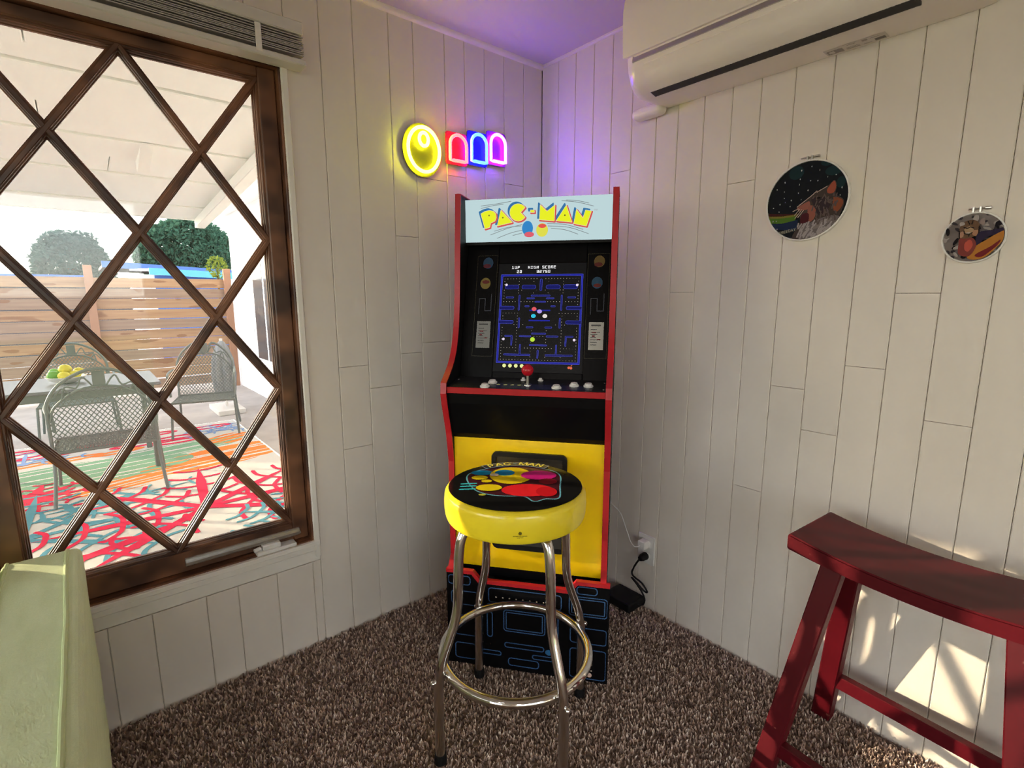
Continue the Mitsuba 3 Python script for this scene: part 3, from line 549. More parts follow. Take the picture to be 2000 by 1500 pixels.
# small dark mark on the cushion's side
pr = Print(); pr.put(Point(0, 0.012).buffer(0.0038), (0.12, 0.10, 0.01)); pr.put(unary_union([sbox(-0.016, 0.0045, 0.016, 0.0058), sbox(-0.007, 0.001, 0.007, 0.002)]), (0.30, 0.24, 0.02))
m, c = pr.done(np.eye(4)); aa = math.atan2(-0.80, -0.60); V = m.vertices.copy(); rad = 0.1868
ang = aa + V[:, 0] / rad; m.vertices = np.c_[SC[0] + (rad + V[:, 2]) * np.cos(ang), SC[1] + (rad + V[:, 2]) * np.sin(ang), 0.664 + V[:, 1]]
add(seat + '__maker_mark', m, 'm_gloss_print', color=c)
sp('seat_pan', lathe([(0, 0.644), (0.150, 0.644), (0.150, 0.630), (0.02, 0.628), (0, 0.628)], 48), 'm_chrome', 30)
for k in range(4):
    a = math.radians(170.3 + 90 * k); dr = np.array([math.cos(a), math.sin(a), 0])
    rz = [(0.100, 0.636), (0.135, 0.633), (0.155, 0.615), (0.164, 0.57), (0.168, 0.50), (0.170, 0.44), (0.178, 0.395), (0.196, 0.345), (0.214, 0.298), (0.225, 0.25), (0.229, 0.20), (0.229, 0.012)]
    P = spline([dr * r + np.array([0, 0, z]) for r, z in rz], 6)
    lg = sp('leg', tube(P, 0.0125, 16), 'm_chrome', 40)
    q = lathe([(0, 0), (0.0165, 0), (0.0165, 0.012), (0.015, 0.024), (0.012, 0.026)], 20); q.apply_translation((dr[0] * 0.229 + SC[0], dr[1] * 0.229 + SC[1], 0.001)); add(lg + '__foot_cap', q, 'm_black_soft', 30, label='black rubber foot')
    nut = lathe([(0, -0.008), (0.006, -0.006), (0.008, 0), (0.006, 0.006), (0, 0.008)], 14); nut.apply_translation((SC[0] + dr[0] * 0.243, SC[1] + dr[1] * 0.243, 0.237)); add(lg + '__bolt', nut, 'm_chrome', True)
th = np.arange(72) * 2 * PI / 72
sp('footring', tube(np.c_[0.200 * np.cos(th), 0.200 * np.sin(th), np.full(72, 0.248)], 0.0125, 16, True), 'm_chrome', True, label='chrome foot ring')

# ------------------------------------------------------------------ red saddle stool
RO = np.array([1.487, 0.452, 0]); ry = np.array([-0.069, -0.9976, 0]); rxv = np.array([-0.9976, 0.069, 0])   # from the back left corner: along, to the front
MR = mat4(RO, ry, rxv, (0, 0, 1)); LEN, DEP = 0.505, 0.226
rd = 'saddle_stool'
tag(rd, 'dark red painted wooden saddle-seat stool standing beside the right wall', 'stool')
s = np.linspace(0, LEN, 25); dip = 0.026 * (1 - ((s - LEN / 2) / (LEN / 2)) ** 2)
top, bot = 0.640 - dip, 0.600 - dip * 0.75
P = Polygon(list(zip(s, top)) + list(zip(s[::-1], bot[::-1]))).buffer(-0.006).buffer(0.006, 4)
def redp(name, mesh, **k): return add(rd + '__' + name, mv(mesh, MR), 'm_redwood', 30, **k)
sm = prism(P, DEP - 0.008); sm.apply_transform(mat4((0, DEP - 0.004, 0), (1, 0, 0), (0, 0, 1), (0, -1, 0)))
lip = prism(P.buffer(-0.004), DEP); lip.apply_transform(mat4((0, DEP, 0), (1, 0, 0), (0, 0, 1), (0, -1, 0)))
redp('seat', trimesh.util.concatenate([sm, lip]))
def leg(p, q, w, t):
    """square leg between two joints: w along the stool, t across"""
    pts = []
    for c in (np.array(p), np.array(q)):
        for a in (-w / 2, w / 2):
            for b in (-t / 2, t / 2):
                for da, db in ((0.003, 0), (0, 0.003)): pts.append(c + np.array([a - math.copysign(da, a), b - math.copysign(db, b), 0]))
    return trimesh.convex.convex_hull(np.array(pts))
def lerp(p, q, z): t = (z - q[2]) / (p[2] - q[2]); return np.array(q) + t * (np.array(p) - np.array(q))
tops = {(i, j): (0.092 + i * (LEN - 0.184), 0.060 + j * (DEP - 0.120), 0.603) for i in (0, 1) for j in (0, 1)}
feet = {(i, j): (0.015 + i * (LEN - 0.03), -0.060 + j * (DEP + 0.120), 0.0) for i in (0, 1) for j in (0, 1)}
for k in tops: redp('leg', leg(tops[k], feet[k], 0.048, 0.036))
for j in (0, 1):   # long stretchers, front and rear
    z = 0.150 if j == 0 else 0.10
    a, b = lerp(tops[0, j], feet[0, j], z), lerp(tops[1, j], feet[1, j], z)
    redp('stretcher', cbox(a[0], b[0], a[1] - 0.012, a[1] + 0.012, z - 0.019, z + 0.019, 0.002))

# ------------------------------------------------------------------ sofa
so = 'sofa'
tag(so, 'sofa in pale green fabric with piped arm, under the window', 'sofa')
def sof(name, mesh, m='m_sofa', smooth=40, **k): return add(so + '__' + name, mesh, m, smooth, **k)
def soft(x0, x1, y0, y1, z0, z1, r, sub=3, amp=0.003):
    m = rbox(x0, x1, y0, y1, z0, z1, r, 2)
    v, f = trimesh.remesh.subdivide_to_size(m.vertices, m.faces, 0.035, max_iter=12)
    m = trimesh.Trimesh(v, f); n = m.vertex_normals
    m.vertices = m.vertices + n * ((meshkit.fbm(m.vertices * 9.0, 3, 2) - 0.5) * 2 * amp)[:, None]; return m
AX0, AX1, AY0, AY1, AZ = -0.205, -0.058, 0.62, 1.612, 0.598
ar = sof('arm', soft(AX0, AX1, AY0, AY1, 0.06, AZ, 0.016), smooth=True)
for x in (AX1 - 0.026, AX0 + 0.014):
    P = spline([(x, AY0 + 0.01, AZ - 0.02), (x, AY0 + 0.03, AZ + 0.001)] + [(x + rng.uniform(-0.002, 0.002), y, AZ + 0.0005 + rng.uniform(-0.001, 0.001)) for y in np.linspace(AY0 + 0.1, AY1 - 0.05, 9)] + [(x, AY1 - 0.008, AZ - 0.004), (x, AY1 - 0.0, AZ - 0.05), (x, AY1, 0.3)], 5)
    add(ar + '__piping', tube(P, 0.0042, 8), 'm_piping', 40)
sof('seat_cushion', soft(-0.95, AX0 - 0.003, 0.66, 1.42, 0.27, 0.44, 0.04), smooth=True)
sof('back', soft(-2.0, AX0 - 0.003, 1.44, 1.612, 0.06, 0.66, 0.04), smooth=True); sof('base', cbox(-2.0, AX0 + 0.02, 0.68, 1.60, 0.06, 0.27, 0.01))
sof('seat_cushion', soft(-1.70, -0.955, 0.66, 1.42, 0.27, 0.44, 0.04), smooth=True); sof('arm', soft(-1.85, -1.71, AY0, AY1, 0.06, AZ, 0.016), smooth=True)
for x, y in ((-0.13, 0.68), (-0.13, 1.55), (-1.78, 0.68), (-1.78, 1.55)): sof('leg', cbox(x - 0.025, x + 0.025, y - 0.025, y + 0.025, 0.0, 0.07, 0.003), 'm_dwood')

# ------------------------------------------------------------------ air conditioner
ac = 'air_conditioner'
tag(ac, 'white wall-mounted split air conditioner high on the right wall', 'air conditioner')
CY0, CY1 = 0.255, 1.118
pf = [(1.593, 1.828), (1.470, 1.826), (1.437, 1.836), (1.414, 1.858), (1.400, 1.890), (1.393, 1.925), (1.390, 2.06), (1.398, 2.105), (1.43, 2.124), (1.593, 2.124)]
def ring(y, k):  # the section, drawn in by k towards its middle for the round ends
    c = np.array([1.53, 1.985]); return [(*(c + (np.array(p) - c) * np.array([1 - k * (p[0] < 1.59), 1 - k * 0.7])), y) for p in pf]
secs = [(CY0, 0.16), (CY0 + 0.006, 0.08), (CY0 + 0.018, 0.03), (CY0 + 0.04, 0.0), (CY1 - 0.04, 0.0), (CY1 - 0.018, 0.03), (CY1 - 0.006, 0.08), (CY1, 0.16)]
V, F, n = [], [], len(pf)
for y, k in secs: V += [(x, y, z) for x, z, y in ring(y, k)]
for i in range(len(secs) - 1):
    for j in range(n):
        k = (j + 1) % n; F += [[i * n + j, i * n + k, (i + 1) * n + k], [i * n + j, (i + 1) * n + k, (i + 1) * n + j]]
F += [[0, j + 1, j] for j in range(1, n - 1)] + [[(len(secs) - 1) * n, (len(secs) - 1) * n + j, (len(secs) - 1) * n + j + 1] for j in range(1, n - 1)]
bm = trimesh.Trimesh(V, F, process=False); bm.fix_normals()
add(ac + '__body', bm, 'm_ac', 25)
P = spline([(1.392, 1.934), (1.3885, 2.00), (1.3875, 2.06), (1.396, 2.102)], 5)
fp = Polygon([(x - 0.006, z) for x, z in P] + [(x + 0.002, z) for x, z in P[::-1]]).buffer(0.0015)
def along(poly, y0, y1): m = prism(poly, y1 - y0); m.apply_transform(mat4((0, y1, 0), (1, 0, 0), (0, 0, 1), (0, -1, 0))); return m
add(ac + '__front_panel', along(fp, CY0 + 0.012, CY1 - 0.002), 'm_ac', 30)
fl = spline([(1.4035, 1.905), (1.409, 1.878), (1.424, 1.854), (1.446, 1.838)], 6)
nrm = lambda pts, d: [(x - d * 0.75, z - d * 0.66) for x, z in pts]
add(ac + '__flap', along(Polygon(nrm(fl, 0.011) + nrm(fl, 0.002)[::-1]).buffer(0.0012), 0.375, 1.045), 'm_ac', 30)
add(ac + '__outlet_slot', along(Polygon([(1.437, 1.829), (1.462, 1.8225), (1.462, 1.831), (1.437, 1.842)]), 0.375, 1.045), 'm_dark', label='dark air slot')
add(ac + '__grille', along(Polygon([(1.392, 1.915), (1.3945, 1.9315), (1.400, 1.9315), (1.400, 1.915)]).buffer(0.001), 0.29, 1.085), 'm_steel')
add(ac + '__pipe_cover', rbox(1.545, 1.593, 1.085, 1.205, 1.806, 1.842, 0.0165, 2), 'm_ac', True)
pr = Print(); pr.put(sbox(0, 0, 0.135, 0.040), (0.55, 0.50, 0.45))
pr.put(unary_union([sbox(0.004, 0.004, 0.040, 0.028).difference(sbox(0.008, 0.008, 0.02, 0.022)), sbox(0.046, 0.006, 0.075, 0.010), sbox(0.046, 0.014, 0.075, 0.017), sbox(0.05, 0.030, 0.07, 0.033), sbox(0.084, 0.024, 0.096, 0.034), sbox(0.102, 0.028, 0.122, 0.032), sbox(0.083, 0.006, 0.10, 0.009)]), (0.24, 0.20, 0.18))
pr.put(sbox(0.108, 0.006, 0.130, 0.020), (0.10, 0.08, 0.075))
m, c = pr.done(mat4((1.585, 0.598, 1.8268), (0, -1, 0), (-1, 0, -0.008), (0, 0, -1))); add(ac + '__rating_label', m, 'm_print', color=c, label='printed rating label')

# ------------------------------------------------------------------ embroidery hoops
def hoop(y, z, r, label, art):
    k = 'embroidery_hoop' if 'embroidery_hoop__frame' not in scene else 'embroidery_hoop_001'
    tag(k, label, 'embroidery hoop', 'round hoops hung on the right wall')
    M = mat4((XW - 0.0005, y, z), (0, -1, 0), (0, 0, 1), (-1, 0, 0))   # right, up, out of the wall
    rim = lathe([(r - 0.004, 0), (r, 0), (r + 0.0005, 0.005), (r, 0.010), (r - 0.003, 0.0105), (r - 0.004, 0.009), (r - 0.004, 0)], 72)
    add(k + '__frame', mv(rim, M), 'm_white', 35, label='pale round hoop')
    add(k + '__screw', mv(cat(tube([(-0.016 * r / 0.1 - 0.006, r + 0.007, 0.006), (0.022, r + 0.007, 0.006)], 0.0017, 8), cbox(-0.008, -0.004, r - 0.001, r + 0.011, 0.002, 0.010, 0.0005), cbox(0.004, 0.008, r - 0.001, r + 0.011, 0.002, 0.010, 0.0005), tube([(0.014, r + 0.007, 0.006), (0.024, r + 0.007, 0.006)], 0.0035, 10)), M), 'm_steel', 30, label='steel tightening screw')
    pr = Print(); art(pr, r, Point(0, 0).buffer(r - 0.0035, 48)); m, c = pr.done(M @ mat4((0, 0, 0.0075), (1, 0, 0), (0, 1, 0), (0, 0, 1)))
    add(k + '__picture', m, 'm_cloth_print', color=c)
def hp(x, y): return ((x - 735) / 610, (760 - y) / 590)   # the big hoop as digitised
def art_cat(pr, r, disc):
    pr.put(disc, (0.008, 0.010, 0.013)); g = np.random.default_rng(3)
    Q = lambda pts: [(hp(*p)[0] * r, hp(*p)[1] * r) for p in pts]
    E = lambda x, y, a, b, c, rot=0: pr.put(ell(*Q([(x, y)])[0], a / 600 * r, b / 600 * r, rot), c, disc)
    for x, y, a, b in ((1100, 380, 120, 70), (1210, 560, 60, 80), (1000, 250, 90, 50), (560, 330, 110, 100)): E(x, y, a, b, (0.010, 0.028, 0.032))
    pr.put(Polygon(Q([(100, 880), (400, 920), (640, 940), (640, 960), (100, 940)])), (0.05, 0.014, 0.012), disc)
    pr.put(Polygon(Q([(100, 930), (400, 955), (640, 945), (600, 1000), (400, 1000), (100, 960)])), (0.16, 0.14, 0.03), disc)
    pr.put(Polygon(Q([(100, 960), (400, 985), (620, 975), (600, 1040), (400, 1065), (100, 1040)])), (0.07, 0.15, 0.02), disc)
    pr.put(Polygon(Q([(100, 1040), (400, 1065), (640, 1030), (660, 1200), (400, 1160), (100, 1120)])), (0.012, 0.022, 0.055), disc)
    pr.put(Polygon(Q(spline([(620, 830), (820, 700), (890, 650), (1030, 590), (1120, 520), (1160, 600), (1160, 720), (1280, 830), (1230, 1050), (1150, 1250), (600, 1330), (640, 1150), (680, 1080), (660, 950)], 4, True))).buffer(0), (0.055, 0.040, 0.036), disc)
    for pts, c in (([(1030, 640), (1110, 530), (1150, 600), (1130, 690), (1060, 700)], (0.30, 0.075, 0.045)), ([(620, 850), (760, 780), (800, 790), (800, 880), (700, 900), (640, 890)], (0.26, 0.095, 0.07)), ([(790, 840), (890, 880), (890, 1020), (820, 1080), (780, 960)], (0.24, 0.085, 0.06)),
                   ([(700, 960), (790, 950), (800, 1060), (720, 1120), (680, 1060)], (0.06, 0.012, 0.016)), ([(820, 740), (1000, 740), (1100, 780), (1080, 900), (960, 1000), (880, 880)], (0.035, 0.025, 0.03)), ([(1130, 760), (1270, 830), (1220, 960), (1150, 950)], (0.20, 0.06, 0.03))):
        pr.put(Polygon(Q(spline(pts, 4, True))).buffer(0), c, disc)
    E(960, 1180, 320, 130, (0.14, 0.12, 0.12), 20); E(1000, 1120, 150, 40, (0.20, 0.17, 0.16), 25)
    hair = [line(Q([(x, y), (x - g.uniform(10, 45), y + g.uniform(20, 70))]), 0.004 * r / 0.1) for x, y in zip(g.uniform(660, 1200, 60), g.uniform(1060, 1300, 60))]
    pr.put(unary_union(hair), (0.30, 0.27, 0.27), disc)
    hair = [line(Q([(x, y), (x + g.uniform(-30, 30), y + g.uniform(20, 80))]), 0.003 * r / 0.1) for x, y in zip(g.uniform(850, 1200, 50), g.uniform(700, 1080, 50))]
    pr.put(unary_union(hair), (0.10, 0.075, 0.07), disc)
    pr.put(unary_union([line(Q([(640, 870), (560, 900)]), 0.002), line(Q([(660, 880), (590, 960)]), 0.002), line(Q([(690, 890), (600, 1010)]), 0.002), line(Q([(720, 900), (640, 1000)]), 0.002), line(Q([(620, 840), (820, 700), (890, 640)]), 0.002), line(Q([(890, 660), (1030, 595)]), 0.002)]), (0.42, 0.33, 0.29), disc)
    E(925, 745, 26, 12, (0.01, 0.008, 0.008))
    stars = [(785, 275), (630, 435), (400, 450), (285, 540), (405, 590), (760, 615), (520, 730), (625, 515), (890, 495), (785, 480), (905, 345), (430, 750), (350, 770), (250, 815), (620, 635), (410, 685), (1025, 460), (1140, 450), (1235, 640), (335, 1145), (510, 820), (1220, 745), (640, 310), (200, 1015), (260, 1020), (310, 1020), (670, 740), (345, 885)]
    pr.put(unary_union([ell(*Q([q])[0], g.uniform(0.006, 0.016) * r, g.uniform(0.012, 0.026) * r) for q in stars]), (0.36, 0.38, 0.38), disc)
    w = textpoly('FREEDAY', 0.0075); w = affinity.rotate(w, 10, origin=(0, 0)); w = affinity.translate(w, *Q([(375, 1235)])[0]); pr.put(w, (0.48, 0.46, 0.36), disc)
def art_tiger(pr, r, disc):
    pr.put(disc, (0.20, 0.17, 0.165)); g = np.random.default_rng(5)
    Q = lambda pts: [((p[0] - 890) / 690 * r, (790 - p[1]) / 560 * r) for p in pts]
    for k in range(70):
        x, y = g.uniform(250, 1550), g.uniform(280, 1250); pr.put(ell(*Q([(x, y)])[0], g.uniform(0.05, 0.17) * r, g.uniform(0.03, 0.10) * r, g.uniform(0, 180)), [(0.012, 0.010, 0.014), (0.04, 0.035, 0.04), (0.34, 0.30, 0.29)][k % 3], disc)
    for pts, c in (([(1000, 700), (1300, 660), (1540, 620), (1560, 720), (1200, 800), (1000, 990)], (0.030, 0.022, 0.05)), ([(950, 1020), (1200, 860), (1400, 740), (1560, 690), (1530, 900), (1200, 1250), (850, 1250)], (0.42, 0.17, 0.035)), ([(1000, 1180), (1300, 1010), (1480, 880), (1420, 1010), (1150, 1230)], (0.16, 0.020, 0.025)), ([(640, 800), (900, 800), (1000, 980), (880, 1200), (650, 1150), (620, 950)], (0.20, 0.045, 0.04)), ([(760, 900), (860, 840), (930, 960), (850, 1100), (760, 1040)], (0.45, 0.085, 0.06)),
                   ([(600, 560), (700, 430), (900, 420), (1010, 520), (1000, 720), (830, 800), (640, 780)], (0.13, 0.075, 0.045)), ([(700, 600), (830, 540), (900, 620), (880, 700), (740, 700)], (0.36, 0.24, 0.15)), ([(610, 680), (700, 650), (700, 760), (620, 790)], (0.36, 0.20, 0.14)), ([(890, 650), (1000, 640), (980, 760), (900, 740)], (0.36, 0.19, 0.12)), ([(590, 450), (680, 450), (690, 510), (600, 520)], (0.35, 0.31, 0.30)), ([(1030, 410), (1110, 400), (1110, 540), (1010, 500)], (0.26, 0.20, 0.19))):
        pr.put(Polygon(Q(spline(pts, 4, True))).buffer(0), c, disc)
    pr.put(unary_union([line(Q(l), 0.035 * r) for l in ([(690, 560), (760, 590), (830, 560), (900, 590)], [(700, 640), (720, 700), (800, 720), (880, 690)], [(760, 430), (800, 500)], [(860, 430), (850, 500)], [(600, 640), (620, 780)], [(1010, 560), (1020, 700)], [(820, 700), (820, 760)])]), (0.02, 0.014, 0.014), disc)
    pr.put(ell(*Q([(800, 690)])[0], 0.07 * r, 0.03 * r), (0.42, 0.36, 0.34), disc)
hoop(0.622, 1.468, 0.1075, 'larger fabric hoop with a cat gazing at a starry night sky', art_cat)
hoop(0.255, 1.338, 0.0565, 'smaller fabric hoop with a striped big cat in greys and orange', art_tiger)

# ------------------------------------------------------------------ neon sign: flat shapes in the plane of the wall
ns = 'neon_sign'
tag(ns, 'coloured neon sign of a yellow ring and three arches on the corner wall', 'neon sign')
NY = YW - 0.030
def n3(P): return np.array([(x, NY, z) for x, z in P])
def neon(name, P, col, closed=True, r=0.0062, label=None):
    scene[ns + '__' + name] = mikit.ply(tube(n3(P), r, 10, closed), 'm_acrylic', smooth=True, emitter={'type': 'area', 'radiance': rgb(np.array(col) * NEON)}); tag(ns + '__' + name, label)
neon('yellow_tube', [(1.000 + 0.063 * math.cos(t), 1.718 + 0.074 * math.sin(t)) for t in np.arange(56) * 2 * PI / 56], (1.2, 1.12, 0.017), label='yellow neon ring')
neon('small_yellow_tube', [(1.000 + 0.018 * math.cos(t), 1.752 + 0.022 * math.sin(t)) for t in np.arange(28) * 2 * PI / 28], (1.2, 1.12, 0.017))
def archpts(x0, x1, z0, z1):
    r = (x1 - x0) / 2; a = np.linspace(0, PI, 15)
    P = [(x1, z0), (x1, (z0 + z1 - r) / 2), (x1, z1 - r)] + [((x0 + x1) / 2 + r * math.cos(t), z1 - r + r * math.sin(t)) for t in a[1:-1]] + [(x0, z1 - r), (x0, (z0 + z1 - r) / 2), (x0, z0)]
    return P
ARCH = [(1.110, 1.182, 1.702, 1.792, (0.8, 0.0085, 0.008), 'red_tube'), (1.206, 1.277, 1.713, 1.812, (0.002, 0.021, 1.8), 'blue_tube'), (1.298, 1.370, 1.728, 1.828, (0.24, 0.021, 1.6), 'violet_tube')]
for x0, x1, z0, z1, c, nm in ARCH:
    P = archpts(x0, x1, z0, z1); P = P + [(x0 + (x1 - x0) * t, z0) for t in (0.15, 0.4, 0.6, 0.85)]
    neon(nm, P, c, label=nm.split('_')[0] + ' neon arch')
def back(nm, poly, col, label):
    mat('m_neon_' + nm, col, 0.3)  # plate colour stands in for the glow of its tube
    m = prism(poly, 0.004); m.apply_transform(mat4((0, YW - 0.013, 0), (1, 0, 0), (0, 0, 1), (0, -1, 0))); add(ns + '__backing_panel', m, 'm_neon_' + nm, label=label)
back('yellow', ell(1.000, 1.718, 0.078, 0.090), (0.065, 0.062, 0.002), 'round acrylic backing with the yellow tube glow put into its colour')
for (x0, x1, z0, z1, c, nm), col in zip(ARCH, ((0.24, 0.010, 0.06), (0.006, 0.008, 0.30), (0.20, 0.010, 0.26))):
    back(nm.split('_')[0], sbox(x0 - 0.011, z0 - 0.012, x1 + 0.011, z1 + 0.012).buffer(-0.01).buffer(0.01), col, nm.split('_')[0] + ' tube glow put into the acrylic backing colour')
for x, z in ((0.95, 1.75), (1.334, 1.81), (1.05, 1.68), (1.24, 1.75), (1.146, 1.75)): add(ns + '__standoff', tube([(x, YW - 0.0, z), (x, YW - 0.016, z)], 0.006, 12), 'm_steel', 30)

# ------------------------------------------------------------------ outlet, plugs, cords
ol = 'power_outlet'
add(ol + '__plate', cbox(XW - 0.006, XW, 1.055, 1.130, 0.180, 0.297, 0.002), 'm_white'); tag(ol, 'white wall outlet plate low beside the arcade machine', 'outlet')
for z in (0.212, 0.262): add(ol + '__socket', cbox(XW - 0.0075, XW - 0.005, 1.075, 1.110, z - 0.014, z + 0.014, 0.001), 'm_white')
uc = 'usb_charger'
add(uc + '__body', rbox(XW - 0.042, XW - 0.0075, 1.076, 1.108, 0.250, 0.282, 0.004, 1), 'm_white', 30); tag(uc, 'small white charger cube in the wall outlet', 'charger')
P = spline([(XW - 0.042, 1.095, 0.264), (XW - 0.060, 1.105, 0.262), (XW - 0.058, 1.128, 0.275), (XW - 0.05, 1.160, 0.320), (XW - 0.045, 1.190, 0.365), (XW - 0.06, 1.225, 0.400), (XW - 0.06, 1.27, 0.43)], 8)
tag(add(uc + '__cable', tube(P, 0.0017, 6), 'm_white', 40), 'thin white cable')
ad = 'power_adapter'
add(ad + '__body', rbox(1.490, 1.592, 1.088, 1.215, 0.004, 0.042, 0.008, 1), 'm_black_soft', 30); tag(ad, 'black power adapter brick with looped cord on the carpet by the wall', 'power adapter')
add(ad + '__plug', mv(lathe([(0, 0.036), (0.010, 0.035), (0.014, 0.022), (0.015, 0), (0, 0)], 20), mat4((XW - 0.0075, 1.092, 0.212), (0, 1, 0), (0, 0, 1), (-1, 0, 0)) @ np.diag([1, 1, 1, 1])), 'm_black_soft', 30)
xq = XW - 0.03
P = spline([(XW - 0.040, 1.094, 0.212), (xq - 0.012, 1.106, 0.190), (xq, 1.128, 0.155), (xq, 1.136, 0.128), (xq, 1.120, 0.116), (xq - 0.006, 1.085, 0.112), (xq - 0.004, 1.064, 0.092), (xq, 1.062, 0.080), (xq, 1.078, 0.080), (xq - 0.01, 1.110, 0.108), (xq - 0.012, 1.128, 0.118), (xq - 0.014, 1.105, 0.106), (xq - 0.012, 1.078, 0.08), (xq - 0.008, 1.066, 0.05), (xq - 0.01, 1.074, 0.026), (xq - 0.02, 1.092, 0.024)], 7)
add(ad + '__cord', tube(P, 0.0036, 8), 'm_black_soft', 40)

# ------------------------------------------------------------------ outside: patio
add('ground', sbx(-30, 30, YW + 0.14, 60, ZO - 0.1, ZO), 'm_ground', kind='structure', label='patio ground')
mat('m_grass', (0.10, 0.13, 0.05), 0.9)  # unseen lawn, kept dark to bounce less light onto the ceiling
add('ground', cat(sbx(-30, RX0 - 0.12, -20, YW + 0.14, ZO - 0.1, ZO), sbx(RX0 - 0.12, 30, -20, RY0 - 0.12, ZO - 0.1, ZO)), 'm_grass', kind='structure', label='unseen lawn behind the house, kept dark for less bounce light')
# patio roof: planks across, on beams
def rz(y): return 2.45 - 0.07 * (y - 1.75)
RXL, RXR = -3.2, 1.22
edges = [1.84, 2.2, 2.55, 2.9, 3.268, 3.463, 3.951, 4.425, 4.834, 5.264, 5.7, 6.257, 6.84]
add('patio_roof', cat(*[sbx(x - 0.02, x + 0.02, 1.84, 6.8, 0, 0.001) for x in ()] + [trimesh.Trimesh([(RXL, 1.84, rz(1.84) + 0.03), (RXR, 1.84, rz(1.84) + 0.03), (RXR, 6.84, rz(6.84) + 0.03), (RXL, 6.84, rz(6.84) + 0.03), (RXL, 1.84, rz(1.84) + 0.06), (RXR, 1.84, rz(1.84) + 0.06), (RXR, 6.84, rz(6.84) + 0.06), (RXL, 6.84, rz(6.84) + 0.06)],
    [[0, 2, 1], [0, 3, 2], [4, 5, 6], [4, 6, 7], [0, 1, 5], [0, 5, 4], [1, 2, 6], [1, 6, 5], [2, 3, 7], [2, 7, 6], [3, 0, 4], [3, 4, 7]])]), 'm_roofwhite', kind='structure', label='white painted patio roof outside the window')
for i, (a, b) in enumerate(zip(edges[:-1], edges[1:])):
    sp_ = [RXL, -0.05, RXR] if i in (3, 6) else [RXL, 0.3, RXR] if i == 8 else [RXL, RXR]
    for x0, x1 in zip(sp_[:-1], sp_[1:]):
        drop = 0.012 * (i % 2)
        c = cbox(x0 + 0.003, x1 - 0.003, a + 0.006, b - 0.006, -0.03 - drop, 0.03, 0.005); v = c.vertices.copy(); v[:, 2] += rz(v[:, 1]); c.vertices = v
        add('patio_roof__plank', c, 'm_roofwhite')
for x in (1.10, -1.6):
    c = cbox(x, x + 0.10, 1.86, 6.8, -0.14, -0.045, 0.006); v = c.vertices.copy(); v[:, 2] += rz(v[:, 1]); c.vertices = v; add('patio_roof__rafter', c, 'm_roofwhite')
c = Polygon([(4.42, rz(4.42) - 0.035), (4.88, rz(4.88) - 0.035), (4.88, rz(4.88) - 0.10), (4.82, rz(4.8) - 0.125)]); m = prism(c, 0.07); m.apply_transform(mat4((0.45, 0, 0), (0, 1, 0), (0, 0, 1), (1, 0, 0))); add('patio_roof__bracket', m, 'm_roofwhite')
add('patio_roof__fascia', cbox(RXL, RXR, 6.84, 6.88, rz(6.84) - 0.05, rz(6.84) + 0.1, 0.004), 'm_roofwhite')
for x in (-3.1,): add('patio_roof__post', cbox(x, x + 0.1, 6.7, 6.8, ZO, rz(6.8) - 0.04, 0.005), 'm_roofwhite')
# the house wing to the right
add('wall_wing', cat(sbx(1.9, 2.1, 1.84, 9.05, ZO, 2.7)), 'm_stucco', kind='structure', label='sunlit white house wall beyond the window')
for z in np.arange(0.1, 1.1, 0.22): add('wall_wing__siding_board', cbox(1.888, 1.9, 7.95, 9.05, z, z + 0.214, 0.004), 'm_stucco')
k = add('window_2', cbox(1.884, 1.9, 6.72, 7.86, 0.30, 2.0, 0.004), 'm_stucco', kind='structure', label='window in the white house wing')
for y0, y1 in ((6.80, 7.25), (7.33, 7.78)): add(k + '__pane', cbox(1.880, 1.886, y0, y1, 0.36, 1.94, 0.001), 'm_glassdark')
add('wall_wing__eave', cbox(1.36, 2.15, 1.86, 9.1, 2.42, 2.47, 0.004), 'm_stucco')
# fence
fc = 'fence'
tag(fc, 'horizontal cedar slat fence beyond the patio', 'fence')
posts = [-3.19, -1.52, 0.16, 1.83]
for x in posts: add(fc + '__post', cbox(x - 0.047, x + 0.047, 9.04, 9.12, ZO, 1.625, 0.004), 'm_post')
for bay in range(3):
    for i in range(11):
        z0 = ZO + 0.075 + i * 0.1455; x0, x1 = posts[bay] - 0.03 + 0.03 * (bay > 0), posts[bay + 1]
        wob = rng.uniform(-0.004, 0.004, 4); c = cbox(x0 + 0.003, x1 - 0.003, 9.125, 9.145, z0 + 0.002, z0 + 0.133 + 0.006 * rng.random(), 0.002)
        v = c.vertices.copy(); v[:, 2] += wob[0] + (wob[1] - wob[0]) * (v[:, 0] - x0) / (x1 - x0); c.vertices = v
        add(fc + '__slat', c, ('m_cedar_a', 'm_cedar_c', 'm_cedar_b')[(i * 2 + bay) % 3] if bay == 2 else ('m_cedar_b', 'm_cedar_b', 'm_cedar_a')[(i + bay) % 3])  # left bays mostly greyer cedar: their shade is put into the colour
